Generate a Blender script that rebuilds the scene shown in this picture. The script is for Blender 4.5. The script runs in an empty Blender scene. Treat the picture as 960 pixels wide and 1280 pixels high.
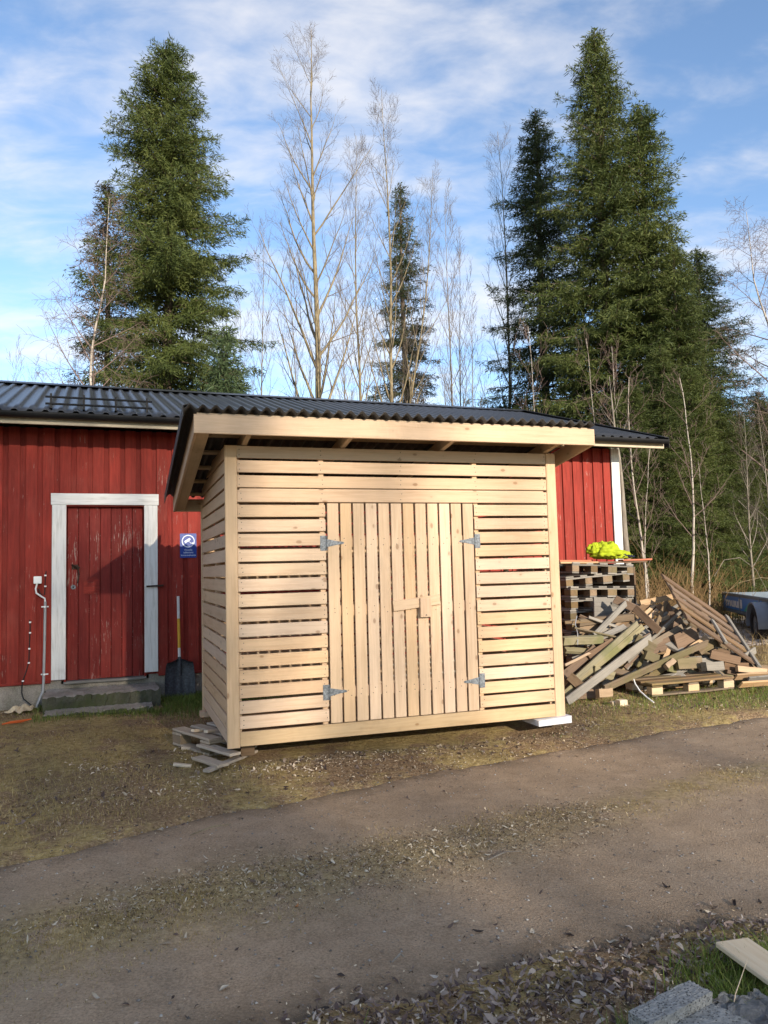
import bpy, math, random
import numpy as np
from mathutils import Vector, Matrix

sc = bpy.context.scene
random.seed(7)
RNG = np.random.default_rng(11)

# ------------------------------------------------------------------ camera
FPX, PITCH, ROLL, CAM_H = 975.2, 0.0734, -0.0256, 1.55      # focal length in pixels of a 960 x 1280 frame
_r, _u, _f = Vector((1, 0, 0)), Vector((0, -math.sin(PITCH), math.cos(PITCH))), Vector((0, math.cos(PITCH), math.sin(PITCH)))
CR = _r * math.cos(ROLL) + _u * math.sin(ROLL)
CU = -_r * math.sin(ROLL) + _u * math.cos(ROLL)
CF = _f
cam_data = bpy.data.cameras.new("camera")
cam = bpy.data.objects.new("camera", cam_data)
sc.collection.objects.link(cam)
cam.matrix_world = Matrix(((CR.x, CU.x, -CF.x, 0), (CR.y, CU.y, -CF.y, 0), (CR.z, CU.z, -CF.z, CAM_H), (0, 0, 0, 1)))
cam_data.sensor_fit = 'VERTICAL'
cam_data.sensor_height = 36
cam_data.lens = FPX / 1280 * 36
cam_data.clip_start = 0.05
cam_data.clip_end = 3000
sc.camera = cam

# ------------------------------------------------------------------ light and sky
SUN_EL, SUN_AZ = math.radians(17), math.radians(150)          # azimuth clockwise from +Y
TO_SUN = Vector((math.sin(SUN_AZ) * math.cos(SUN_EL), math.cos(SUN_AZ) * math.cos(SUN_EL), math.sin(SUN_EL)))
world = bpy.data.worlds.new("World")
sc.world = world
world.use_nodes = True
wn, wl = world.node_tree.nodes, world.node_tree.links
wn.clear()
w_out = wn.new("ShaderNodeOutputWorld")
w_bg = wn.new("ShaderNodeBackground")
w_bg.inputs["Strength"].default_value = 0.092
w_sky = wn.new("ShaderNodeTexSky")
w_sky.sky_type = 'NISHITA'
w_sky.sun_disc = False
w_sky.sun_elevation = SUN_EL
w_sky.sun_rotation = SUN_AZ
w_sky.air_density = 1.0
w_sky.altitude = 1200
w_sky.dust_density = 0.1
w_sky.ozone_density = 2.0
w_tc = wn.new("ShaderNodeTexCoord")
w_sep = wn.new("ShaderNodeSeparateXYZ")
wl.new(w_tc.outputs["Generated"], w_sep.inputs[0])


def wmath(op, a, b=None, c=None):
    n = wn.new("ShaderNodeMath")
    n.operation = op
    for i, v in enumerate((a, b, c)):
        if v is None:
            continue
        if isinstance(v, (int, float)):
            n.inputs[i].default_value = v
        else:
            wl.new(v, n.inputs[i])
    return n.outputs[0]


w_den = wmath('ADD', wmath('MAXIMUM', w_sep.outputs["Z"], 0.0), 0.16)
w_cx = wmath('DIVIDE', w_sep.outputs["X"], w_den)
w_cy = wmath('DIVIDE', w_sep.outputs["Y"], w_den)
w_cmb = wn.new("ShaderNodeCombineXYZ")
wl.new(w_cx, w_cmb.inputs[0])
wl.new(w_cy, w_cmb.inputs[1])


def cloud_noise(scale, detail, rough, dist, loc, sx, sy):
    mp = wn.new("ShaderNodeMapping")
    mp.inputs["Location"].default_value = loc
    mp.inputs["Rotation"].default_value = (0, 0, math.radians(-24))
    mp.inputs["Scale"].default_value = (sx, sy, 1)
    wl.new(w_cmb.outputs[0], mp.inputs[0])
    nz = wn.new("ShaderNodeTexNoise")
    nz.inputs["Scale"].default_value = scale
    nz.inputs["Detail"].default_value = detail
    nz.inputs["Roughness"].default_value = rough
    nz.inputs["Distortion"].default_value = dist
    wl.new(mp.outputs[0], nz.inputs["Vector"])
    return nz.outputs[0]


cl_a = cloud_noise(1.25, 7, 0.52, 0.35, (3.1, 1.4, 0), 1.0, 1.5)      # veil
cl_b = cloud_noise(5.6, 6, 0.55, 0.3, (0.3, 7.7, 0), 1.0, 1.7)         # ripples
cl = wmath('ADD', wmath('MULTIPLY', cl_a, 0.58), wmath('MULTIPLY', cl_b, 0.42))
w_ramp = wn.new("ShaderNodeMapRange")
w_ramp.interpolation_type = 'SMOOTHSTEP'
w_ramp.inputs["From Min"].default_value = 0.395
w_ramp.inputs["From Max"].default_value = 0.68
w_ramp.inputs["To Min"].default_value = 0.0
w_ramp.inputs["To Max"].default_value = 0.74
wl.new(cl, w_ramp.inputs["Value"])
w_mix = wn.new("ShaderNodeMix")
w_mix.data_type = 'RGBA'
w_mix.inputs[7].default_value = (4.0, 3.85, 3.75, 1)
wl.new(w_ramp.outputs[0], w_mix.inputs[0])
wl.new(w_sky.outputs[0], w_mix.inputs[6])
wl.new(w_mix.outputs[2], w_bg.inputs["Color"])
wl.new(w_bg.outputs[0], w_out.inputs["Surface"])

sun_data = bpy.data.lights.new("sun", 'SUN')
sun_data.energy = 2.5
sun_data.angle = math.radians(0.53)
sun_data.color = (1.0, 0.88, 0.72)
sun = bpy.data.objects.new("sun", sun_data)
sc.collection.objects.link(sun)
sun.rotation_euler = TO_SUN.to_track_quat('Z', 'Y').to_euler()

sc.view_settings.view_transform = 'Standard'
sc.view_settings.look = 'None'
sc.view_settings.exposure = 1.62
sc.view_settings.gamma = 1
sc.view_settings.use_curve_mapping = False

# ------------------------------------------------------------------ helpers
COL = sc.collection


def ray(px, py):
    return CF + CR * ((px - 480) / FPX) - CU * ((py - 640) / FPX)


CAM = Vector((0, 0, CAM_H))


def on_z(px, py, z=0.0):
    d = ray(px, py)
    return CAM + d * ((z - CAM_H) / d.z)


def on_y(px, py, y):
    d = ray(px, py)
    return CAM + d * (y / d.y)


def set_mesh(me, verts, faces):
    """fast mesh fill; faces: list of arrays of equal-length polygons"""
    verts = np.asarray(verts, dtype=np.float32).reshape(-1, 3)
    me.vertices.add(len(verts))
    me.vertices.foreach_set("co", verts.ravel())
    if not isinstance(faces, (list, tuple)):
        faces = [faces]
    faces = [np.asarray(f, dtype=np.int32) for f in faces if len(f)]
    tot = sum(f.size for f in faces)
    npoly = sum(len(f) for f in faces)
    me.loops.add(tot)
    me.loops.foreach_set("vertex_index", np.concatenate([f.ravel() for f in faces]))
    me.polygons.add(npoly)
    sizes = np.concatenate([np.full(len(f), f.shape[1], dtype=np.int32) for f in faces])
    starts = np.concatenate(([0], np.cumsum(sizes)[:-1])).astype(np.int32)
    me.polygons.foreach_set("loop_start", starts)
    try:
        me.polygons.foreach_set("loop_total", sizes)
    except Exception:
        pass
    me.update(calc_edges=True)
    return me


class MB:
    """collects polygons; build() links them as one mesh object"""
    def __init__(self):
        self.v, self.f = [], []

    def poly(self, pts):
        b = len(self.v)
        self.v += [tuple(p) for p in pts]
        self.f.append(tuple(range(b, b + len(pts))))

    def box(self, x0, x1, y0, y1, z0, z1, M=None):
        p = [(x0, y0, z0), (x1, y0, z0), (x1, y1, z0), (x0, y1, z0), (x0, y0, z1), (x1, y0, z1), (x1, y1, z1), (x0, y1, z1)]
        if M is not None:
            p = [tuple(M @ Vector(q)) for q in p]
        b = len(self.v)
        self.v += p
        for f in ((0, 3, 2, 1), (4, 5, 6, 7), (0, 1, 5, 4), (1, 2, 6, 5), (2, 3, 7, 6), (3, 0, 4, 7)):
            self.f.append(tuple(b + i for i in f))

    def tube(self, pts, rads, n=8, caps=True):
        pts = [Vector(p) for p in pts]
        if isinstance(rads, (int, float)):
            rads = [rads] * len(pts)
        b = len(self.v)
        ref = None
        for i, p in enumerate(pts):
            d = (pts[min(i + 1, len(pts) - 1)] - pts[max(i - 1, 0)]).normalized()
            if ref is None:
                ref = d.orthogonal().normalized()
            ref = (ref - d * ref.dot(d)).normalized()
            s = d.cross(ref)
            for k in range(n):
                a = 2 * math.pi * k / n
                self.v.append(tuple(p + (ref * math.cos(a) + s * math.sin(a)) * rads[i]))
        for i in range(len(pts) - 1):
            for k in range(n):
                k2 = (k + 1) % n
                self.f.append((b + i * n + k, b + i * n + k2, b + (i + 1) * n + k2, b + (i + 1) * n + k))
        if caps:
            self.f.append(tuple(b + k for k in reversed(range(n))))
            self.f.append(tuple(b + (len(pts) - 1) * n + k for k in range(n)))

    def prism(self, outline, y0, y1, axis='y'):
        """outline in (x, z), extruded along y"""
        n = len(outline)
        b = len(self.v)
        for y in (y0, y1):
            for (a, c) in outline:
                self.v.append((a, y, c) if axis == 'y' else (y, a, c))
        self.f.append(tuple(b + i for i in range(n)))
        self.f.append(tuple(b + n + i for i in reversed(range(n))))
        for i in range(n):
            j = (i + 1) % n
            self.f.append((b + j, b + i, b + n + i, b + n + j))

    def mesh(self, name):
        me = bpy.data.meshes.new(name)
        me.from_pydata(self.v, [], self.f)
        me.update()
        return me

    def build(self, name, mat, parent=None, M=None, smooth=False):
        return add(name, self.mesh(name), mat, parent, M, smooth)


def add(name, me, mat, parent=None, M=None, smooth=False):
    if mat is not None and not me.materials:
        me.materials.append(mat)
    if smooth:
        me.polygons.foreach_set("use_smooth", [True] * len(me.polygons))
    o = bpy.data.objects.new(name, me)
    COL.objects.link(o)
    if parent is not None:
        o.parent = parent
    if M is not None:
        o.matrix_basis = M
    return o


def empty(name, M):
    o = bpy.data.objects.new(name, None)
    o.empty_display_size = 0.2
    COL.objects.link(o)
    o.matrix_basis = M
    return o


def tag(o, label=None, cat=None, group=None, kind=None):
    for k, v in (("label", label), ("category", cat), ("group", group), ("kind", kind)):
        if v:
            o[k] = v
    return o


def children_of(o):
    return [c for c in bpy.data.objects if c.parent == o]


def copy_tree(o, parent=None):
    c = o.copy()
    COL.objects.link(c)
    c.parent = parent
    for ch in children_of(o):
        copy_tree(ch, c)
    return c


def frame(p, x, y_hint):
    """matrix at p, X along x, Y near y_hint"""
    x = Vector(x).normalized()
    z = x.cross(Vector(y_hint)).normalized()
    y = z.cross(x)
    p = Vector(p)
    return Matrix(((x.x, y.x, z.x, p.x), (x.y, y.y, z.y, p.y), (x.z, y.z, z.z, p.z), (0, 0, 0, 1)))


_pl = {}


def plank_mesh(L, w, t, mat, ch=0.004, rough=0.0, seed=0):
    """board along local X, width Y, thickness Z, long edges chamfered"""
    key = (round(L, 3), round(w, 3), round(t, 3), mat.name, ch, rough, seed)
    if key in _pl:
        return _pl[key]
    ch = min(ch, w * 0.3, t * 0.3)
    a, b = w / 2, t / 2
    prof = [(-a + ch, -b), (a - ch, -b), (a, -b + ch), (a, b - ch), (a - ch, b), (-a + ch, b), (-a, b - ch), (-a, -b + ch)]
    rr = random.Random(seed * 31 + 5)
    ns = 2 if rough == 0 else 4
    v, f = [], []
    for i in range(ns):
        x = -L / 2 + L * i / (ns - 1)
        oy, oz = (rr.uniform(-1, 1) * rough, rr.uniform(-1, 1) * rough) if rough else (0, 0)
        tilt = rr.uniform(-1, 1) * rough * 1.5 if (rough and i in (0, ns - 1)) else 0
        for (y, z) in prof:
            v.append((x + tilt * y / a, y + oy, z + oz))
    for i in range(ns - 1):
        for k in range(8):
            k2 = (k + 1) % 8
            f.append((i * 8 + k, i * 8 + k2, i * 8 + 8 + k2, i * 8 + 8 + k))
    f.append(tuple(reversed(range(8))))
    f.append(tuple((ns - 1) * 8 + k for k in range(8)))
    me = bpy.data.meshes.new("board")
    me.from_pydata(v, [], [tuple(reversed(q)) for q in f])
    me.materials.append(mat)
    _pl[key] = me
    return me


def plank(name, parent, p0, p1, w, t, mat, wdir, **kw):
    """board from p0 to p1 (centre line), width direction near wdir"""
    p0, p1 = Vector(p0), Vector(p1)
    me = plank_mesh((p1 - p0).length, w, t, mat, **kw)
    return add(name, me, mat, parent, frame((p0 + p1) / 2, p1 - p0, wdir))


# ------------------------------------------------------------------ materials
class NT:
    def __init__(self, name):
        self.m = bpy.data.materials.new(name)
        self.m.use_nodes = True
        self.n, self.l = self.m.node_tree.nodes, self.m.node_tree.links
        self.b = self.n["Principled BSDF"]

    def put(self, sock, v):
        if isinstance(v, (int, float)):
            sock.default_value = v
        elif isinstance(v, (tuple, list)):
            sock.default_value = tuple(v) + ((1,) if len(v) == 3 and sock.type == 'RGBA' else ())
        else:
            self.l.new(v, sock)

    def math(self, op, a, b=0.0, c=None, clamp=False):
        n = self.n.new("ShaderNodeMath")
        n.operation = op
        n.use_clamp = clamp
        self.put(n.inputs[0], a)
        self.put(n.inputs[1], b)
        if c is not None:
            self.put(n.inputs[2], c)
        return n.outputs[0]

    def coords(self, kind="Object", rand=True, scale=(1, 1, 1), rot=(0, 0, 0)):
        tc = self.n.new("ShaderNodeTexCoord")
        v = tc.outputs[kind]
        mp = self.n.new("ShaderNodeMapping")
        mp.inputs["Scale"].default_value = scale
        mp.inputs["Rotation"].default_value = rot
        if rand:
            oi = self.n.new("ShaderNodeObjectInfo")
            cm = self.n.new("ShaderNodeCombineXYZ")
            self.l.new(self.math('MULTIPLY', oi.outputs["Random"], 91.0), cm.inputs[0])
            self.l.new(self.math('MULTIPLY', oi.outputs["Random"], 57.0), cm.inputs[1])
            self.l.new(self.math('MULTIPLY', oi.outputs["Random"], 133.0), cm.inputs[2])
            ad = self.n.new("ShaderNodeVectorMath")
            self.l.new(v, ad.inputs[0])
            self.l.new(cm.outputs[0], ad.inputs[1])
            v = ad.outputs[0]
        self.l.new(v, mp.inputs[0])
        return mp.outputs[0]

    def world(self, scale=(1, 1, 1)):
        g = self.n.new("ShaderNodeNewGeometry")
        mp = self.n.new("ShaderNodeMapping")
        mp.inputs["Scale"].default_value = scale
        self.l.new(g.outputs["Position"], mp.inputs[0])
        return mp.outputs[0]

    def rnd(self):
        return self.n.new("ShaderNodeObjectInfo").outputs["Random"]

    def island(self):
        return self.n.new("ShaderNodeNewGeometry").outputs["Random Per Island"]

    def noise(self, vec, scale, detail=4, rough=0.55, dist=0.0, dim='3D'):
        n = self.n.new("ShaderNodeTexNoise")
        self.put(n.inputs["Vector"], vec)
        n.inputs["Scale"].default_value = scale
        n.inputs["Detail"].default_value = detail
        n.inputs["Roughness"].default_value = rough
        n.inputs["Distortion"].default_value = dist
        return n.outputs[0]

    def voro(self, vec, scale, feature='F1', out="Distance", rnd=1.0):
        n = self.n.new("ShaderNodeTexVoronoi")
        n.feature = feature
        self.put(n.inputs["Vector"], vec)
        n.inputs["Scale"].default_value = scale
        n.inputs["Randomness"].default_value = rnd
        return n.outputs[out]

    def ramp(self, fac, stops, interp='LINEAR'):
        n = self.n.new("ShaderNodeValToRGB")
        e = n.color_ramp.elements
        n.color_ramp.interpolation = interp
        while len(e) < len(stops):
            e.new(0.5)
        for el, (p, c) in zip(e, stops):
            el.position = p
            if isinstance(c, (int, float)):
                c = (c, c, c)
            el.color = tuple(c) + (1,)
        self.put(n.inputs[0], fac)
        return n.outputs[0]

    def range(self, v, a, b, c=0.0, d=1.0, smooth=True):
        n = self.n.new("ShaderNodeMapRange")
        if smooth:
            n.interpolation_type = 'SMOOTHSTEP'
        self.put(n.inputs["Value"], v)
        n.inputs["From Min"].default_value = a
        n.inputs["From Max"].default_value = b
        n.inputs["To Min"].default_value = c
        n.inputs["To Max"].default_value = d
        return n.outputs[0]

    def mix(self, fac, a, b, mode='MIX'):
        n = self.n.new("ShaderNodeMix")
        n.data_type = 'RGBA'
        n.blend_type = mode
        self.put(n.inputs[0], fac)
        self.put(n.inputs[6], a)
        self.put(n.inputs[7], b)
        return n.outputs[2]

    def hsv(self, col, h=0.5, s=1.0, v=1.0):
        n = self.n.new("ShaderNodeHueSaturation")
        self.put(n.inputs["Hue"], h)
        self.put(n.inputs["Saturation"], s)
        self.put(n.inputs["Value"], v)
        self.put(n.inputs["Color"], col)
        return n.outputs[0]

    def bump(self, h, strength=0.3, dist=0.01):
        n = self.n.new("ShaderNodeBump")
        n.inputs["Strength"].default_value = strength
        n.inputs["Distance"].default_value = dist
        self.put(n.inputs["Height"], h)
        self.l.new(n.outputs[0], self.b.inputs["Normal"])

    def done(self, col, rough=0.7, metal=0.0, spec=0.3, **kw):
        self.put(self.b.inputs["Base Color"], col)
        self.put(self.b.inputs["Roughness"], rough)
        self.put(self.b.inputs["Metallic"], metal)
        self.b.inputs["Specular IOR Level"].default_value = spec
        for k, v in kw.items():
            self.put(self.b.inputs[k], v)
        return self.m


def wood(name, light, dark, knot, knots=1.0, grime=0.0, gcol=(0.1, 0.085, 0.06), var=0.10, moss=0.0, rough=0.7, hues=None):
    """planks with the long axis on local X"""
    t = NT(name)
    v = t.coords()
    mp = t.n.new("ShaderNodeMapping")
    mp.inputs["Scale"].default_value = (0.9, 16, 16)
    t.l.new(v, mp.inputs[0])
    grain = t.noise(mp.outputs[0], 3.0, 6, 0.6, 0.6)
    mp2 = t.n.new("ShaderNodeMapping")
    mp2.inputs["Scale"].default_value = (0.5, 5, 5)
    t.l.new(v, mp2.inputs[0])
    broad = t.noise(mp2.outputs[0], 1.3, 3, 0.5)
    g = t.math('ADD', t.math('MULTIPLY', grain, 0.6), t.math('MULTIPLY', broad, 0.4))
    base = t.ramp(g, [(0.30, dark), (0.52, light), (0.72, tuple(min(1, c * 1.1) for c in light))])
    if hues:
        base = t.mix(1.0, base, t.ramp(t.rnd(), hues, 'LINEAR'), 'MULTIPLY')
    # knots: one cell network, only some cells carry a knot
    mp3 = t.n.new("ShaderNodeMapping")
    mp3.inputs["Scale"].default_value = (4.6, 8.0, 8.0)
    t.l.new(v, mp3.inputs[0])
    wob = t.noise(v, 30, 2, 0.5)
    kd = t.math('ADD', t.voro(mp3.outputs[0], 1.0), t.math('MULTIPLY', t.math('SUBTRACT', wob, 0.5), 0.05))
    kf = t.range(kd, 0.075, 0.135, 1.0, 0.0)
    base = t.mix(t.math('MULTIPLY', kf, 0.75 * knots), base, knot)
    ring = t.range(kd, 0.12, 0.30, 1.0, 0.0)
    base = t.mix(t.math('MULTIPLY', ring, 0.22 * knots), base, tuple(c * 0.75 for c in light))
    if grime:
        gr = t.range(t.noise(t.world((1, 1, 1)), 2.6, 5, 0.65), 0.5, 0.75, 0.0, grime)
        base = t.mix(gr, base, gcol)
    if moss:
        ms = t.range(t.noise(t.world((1, 1, 1)), 1.7, 4, 0.6), 0.5, 0.66, 0.0, moss)
        base = t.mix(ms, base, (0.10, 0.11, 0.03))
    base = t.hsv(base, v=t.range(t.rnd(), 0, 1, 1 - var, 1 + var, False), s=t.range(t.math('FRACT', t.math('MULTIPLY', t.rnd(), 7.3)), 0, 1, 0.85, 1.12, False))
    t.bump(t.math('ADD', grain, t.math('MULTIPLY', kf, -0.3)), 0.25, 0.004)
    return t.done(base, rough, spec=0.25)


def flat(name, col, rough=0.6, metal=0.0, nscale=8.0, amt=0.18, bump=0.1, spec=0.3, **kw):
    t = NT(name)
    v = t.coords()
    n = t.noise(v, nscale, 5, 0.6)
    c = t.hsv(col, v=t.range(n, 0.25, 0.75, 1 - amt, 1 + amt))
    t.bump(n, bump, 0.01)
    return t.done(c, rough, metal, spec, **kw)


M = {}
M['pine'] = wood('fresh_pine', (0.59, 0.44, 0.305), (0.48, 0.335, 0.215), (0.24, 0.115, 0.045), grime=0.18, gcol=(0.38, 0.28, 0.175), var=0.10, hues=[(0.0, (1.0, 0.96, 0.90)), (0.35, (1.04, 0.99, 0.97)), (0.7, (0.97, 0.93, 0.84)), (1.0, (1.02, 0.96, 0.90))])
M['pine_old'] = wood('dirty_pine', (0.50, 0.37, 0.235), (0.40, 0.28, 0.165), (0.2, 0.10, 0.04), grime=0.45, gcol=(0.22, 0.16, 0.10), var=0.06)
M['pale_pine'] = wood('pale_pine', (0.70, 0.58, 0.41), (0.62, 0.48, 0.31), (0.3, 0.16, 0.08), knots=0.5, var=0.05)
HUES = [(0.0, (0.62, 0.54, 0.46)), (0.25, (1.0, 0.82, 0.64)), (0.5, (0.72, 0.70, 0.66)), (0.75, (1.05, 0.90, 0.70)), (1.0, (0.55, 0.50, 0.42))]
M['old'] = wood('weathered_wood', (0.225, 0.175, 0.128), (0.11, 0.082, 0.058), (0.07, 0.045, 0.03), knots=0.6, grime=0.5, gcol=(0.10, 0.08, 0.055), var=0.22, moss=0.35, rough=0.85, hues=HUES)
M['old_grey'] = wood('grey_weathered_wood', (0.22, 0.20, 0.172), (0.11, 0.10, 0.087), (0.09, 0.08, 0.07), knots=0.6, grime=0.3, gcol=(0.13, 0.11, 0.09), var=0.2, rough=0.85)
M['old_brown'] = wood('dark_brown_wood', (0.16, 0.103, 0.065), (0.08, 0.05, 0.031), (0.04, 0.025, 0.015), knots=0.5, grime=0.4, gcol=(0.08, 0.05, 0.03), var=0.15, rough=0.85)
M['old_green'] = wood('mossy_wood', (0.22, 0.19, 0.115), (0.12, 0.10, 0.06), (0.07, 0.055, 0.03), knots=0.4, grime=0.3, gcol=(0.10, 0.09, 0.05), var=0.15, moss=0.6, rough=0.9)
M['split'] = wood('broken_bright_wood', (0.40, 0.275, 0.165), (0.28, 0.175, 0.095), (0.2, 0.09, 0.04), knots=0.5, grime=0.3, gcol=(0.2, 0.13, 0.08), var=0.2, rough=0.8)
M['eave'] = wood('eave_board_wood', (0.46, 0.40, 0.31), (0.36, 0.30, 0.225), (0.2, 0.14, 0.09), knots=0.3, grime=0.3, gcol=(0.22, 0.19, 0.15), var=0.05)
M['bleached'] = wood('bleached_pallet_wood', (0.40, 0.33, 0.255), (0.27, 0.215, 0.16), (0.14, 0.10, 0.07), knots=0.6, grime=0.35, gcol=(0.2, 0.16, 0.12), var=0.12, rough=0.85)
M['redplank'] = wood('red_brown_plank', (0.42, 0.16, 0.10), (0.28, 0.10, 0.06), (0.12, 0.05, 0.03), knots=0.4, grime=0.35, gcol=(0.33, 0.22, 0.15), var=0.1, rough=0.8)


def red_paint(name, col, wear, under=(0.42, 0.33, 0.28)):
    t = NT(name)
    v = t.coords()
    mp = t.n.new("ShaderNodeMapping")
    mp.inputs["Scale"].default_value = (0.8, 11, 11)
    t.l.new(v, mp.inputs[0])
    grain = t.noise(mp.outputs[0], 4, 6, 0.62, 0.4)
    mp2 = t.n.new("ShaderNodeMapping")
    mp2.inputs["Scale"].default_value = (2.2, 26, 26)
    t.l.new(v, mp2.inputs[0])
    flake = t.noise(mp2.outputs[0], 3.0, 7, 0.7, 0.3)
    where = t.noise(v, 1.6, 3, 0.6)
    f = t.math('ADD', flake, t.math('MULTIPLY', t.math('SUBTRACT', where, 0.5), 0.5))
    wf = t.range(f, 0.70 - 0.13 * wear, 0.78 - 0.13 * wear, 0.0, 0.85)
    c = t.hsv(col, v=t.range(grain, 0.25, 0.8, 0.72, 1.22))
    c = t.hsv(c, v=t.range(t.rnd(), 0, 1, 0.88, 1.12, False))
    fade = t.range(t.noise(v, 3.0, 4, 0.6), 0.45, 0.8, 0, 0.25)
    c = t.mix(fade, c, (0.31, 0.085, 0.06))
    c = t.mix(wf, c, under)
    t.bump(t.math('SUBTRACT', grain, t.math('MULTIPLY', wf, 0.4)), 0.3, 0.004)
    return t.done(c, 0.75, spec=0.25)


M['red'] = red_paint('red_ochre_paint', (0.245, 0.028, 0.018), 0.35)
M['red_door'] = red_paint('flaking_red_paint', (0.205, 0.024, 0.018), 0.75)
M['red_under'] = red_paint('red_ochre_recessed', (0.22, 0.024, 0.016), 0.25)


def white_paint():
    t = NT('old_white_paint')
    v = t.coords()
    mp = t.n.new("ShaderNodeMapping")
    mp.inputs["Scale"].default_value = (0.8, 9, 9)
    t.l.new(v, mp.inputs[0])
    g = t.noise(mp.outputs[0], 4, 6, 0.65, 0.5)
    n = t.noise(v, 5, 5, 0.6)
    c = t.ramp(g, [(0.3, (0.55, 0.53, 0.48)), (0.5, (0.72, 0.70, 0.66)), (0.8, (0.78, 0.77, 0.73))])
    c = t.mix(t.range(n, 0.58, 0.8, 0, 0.4), c, (0.45, 0.40, 0.34))
    t.bump(g, 0.2, 0.003)
    return t.done(c, 0.55, spec=0.35)


M['white'] = white_paint()
M['metal_roof'] = flat('black_roof_metal', (0.030, 0.031, 0.034), 0.34, 0.0, 3.0, 0.25, 0.04, spec=0.6)
M['black'] = flat('black_painted_metal', (0.010, 0.010, 0.011), 0.6, 0.0, 6, 0.2, 0.03, spec=0.25)
M['bitumen'] = flat('dark_corrugated_sheet', (0.055, 0.050, 0.047), 0.6, 0.0, 14, 0.3, 0.15)
M['galv'] = flat('galvanised_steel', (0.17, 0.185, 0.20), 0.6, 0.5, 60, 0.5, 0.05)
M['screw'] = flat('dark_screw', (0.10, 0.09, 0.08), 0.5, 0.6, 10, 0.1, 0.0)
M['iron'] = flat('rusty_iron', (0.06, 0.035, 0.025), 0.75, 0.4, 40, 0.4, 0.2)


def concrete(name, a, b, moss=0.0, holes=0.0):
    t = NT(name)
    v = t.world()
    n = t.noise(v, 3.5, 6, 0.65)
    n2 = t.noise(v, 70, 3, 0.6)
    c = t.ramp(n, [(0.3, a), (0.7, b)])
    c = t.hsv(c, v=t.range(n2, 0.3, 0.7, 0.8, 1.15))
    if moss:
        g = t.n.new("ShaderNodeNewGeometry")
        c = t.mix(t.range(t.noise(v, 5, 5, 0.7), 0.45, 0.62, 0, moss), c, (0.055, 0.065, 0.025))
    h = t.math('ADD', n2, t.math('MULTIPLY', n, 0.5))
    if holes:
        vo = t.voro(v, 120)
        hole = t.range(vo, 0.22, 0.46, 1, 0)
        pick = t.range(t.noise(v, 75, 2, 0.5), 0.44, 0.52, 0, 1)
        hh = t.math('MULTIPLY', hole, pick)
        c = t.mix(t.math('MULTIPLY', hh, holes), c, (0.07, 0.068, 0.065))
        h = t.math('SUBTRACT', h, t.math('MULTIPLY', hh, 2.0))
    t.bump(h, 0.5, 0.008)
    return t.done(c, 0.9, spec=0.2)


M['concrete'] = concrete('old_concrete', (0.22, 0.19, 0.155), (0.36, 0.325, 0.28), 0.25)
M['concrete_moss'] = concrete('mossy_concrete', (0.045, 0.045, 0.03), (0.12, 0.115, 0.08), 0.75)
M['leca'] = concrete('lightweight_aggregate_concrete', (0.22, 0.218, 0.205), (0.34, 0.335, 0.32), 0.0, 0.95)
M['rock'] = concrete('dark_rock', (0.06, 0.06, 0.062), (0.24, 0.24, 0.24), 0.1)
M['foam'] = flat('white_foam_board', (0.60, 0.60, 0.62), 0.85, 0.0, 14, 0.14, 0.25)
M['plastic_white'] = flat('white_plastic', (0.78, 0.78, 0.76), 0.4, 0.0, 5, 0.04, 0.0, spec=0.4)
M['plastic_yellow'] = flat('yellow_shaft', (0.62, 0.33, 0.02), 0.45, 0.0, 12, 0.1, 0.02, spec=0.4)
M['shaft_white'] = flat('white_grip', (0.62, 0.60, 0.57), 0.5, 0.0, 12, 0.08, 0.02)
M['cable'] = flat('black_cable', (0.015, 0.015, 0.015), 0.5, 0.0, 12, 0.1, 0.0)
M['pipe'] = flat('grey_conduit', (0.33, 0.33, 0.33), 0.45, 0.2, 8, 0.1, 0.0, spec=0.45)
M['sign_blue'] = flat('sign_blue', (0.012, 0.045, 0.25), 0.4, 0.0, 6, 0.06, 0.0, spec=0.45)
M['sign_white'] = flat('sign_white', (0.70, 0.76, 0.86), 0.45, 0.0, 6, 0.04, 0.0)
M['orange'] = flat('orange_plastic', (0.55, 0.10, 0.02), 0.5, 0.0, 12, 0.15, 0.05)
M['paper'] = flat('crumpled_tan_paper', (0.55, 0.44, 0.29), 0.8, 0.0, 9, 0.15, 0.2)
M['hivis'] = flat('yellow_hi_vis_fabric', (0.31, 0.37, 0.012), 0.85, 0.0, 16, 0.12, 0.3)
M['navy'] = flat('dark_navy_fabric', (0.012, 0.014, 0.03), 0.85, 0.0, 16, 0.2, 0.3)
M['trailer_grey'] = flat('grey_blue_trailer_steel', (0.17, 0.21, 0.25), 0.45, 0.3, 5, 0.12, 0.02)
M['trailer_blue'] = flat('blue_sticker', (0.04, 0.22, 0.60), 0.35, 0.0, 6, 0.06, 0.0, spec=0.45)
M['trailer_green'] = flat('green_sticker', (0.05, 0.45, 0.26), 0.35, 0.0, 6, 0.06, 0.0, spec=0.45)
M['fender'] = flat('blue_grey_fender_plastic', (0.19, 0.20, 0.225), 0.5, 0.0, 6, 0.08, 0.02)
M['rubber'] = flat('tyre_rubber', (0.018, 0.018, 0.019), 0.85, 0.0, 30, 0.2, 0.2)
M['chip'] = flat('pale_wood_chip', (0.62, 0.50, 0.36), 0.8, 0.0, 10, 0.15, 0.1)


def shovel_mat():
    t = NT('scuffed_black_blade')
    v = t.coords(scale=(30, 30, 2.0))
    n = t.noise(v, 1.5, 5, 0.6)
    c = t.ramp(n, [(0.35, (0.018, 0.019, 0.022)), (0.6, (0.05, 0.055, 0.065)), (0.8, (0.12, 0.13, 0.15))])
    t.bump(n, 0.1, 0.003)
    return t.done(c, 0.5, spec=0.4)


M['blade'] = shovel_mat()


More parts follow.
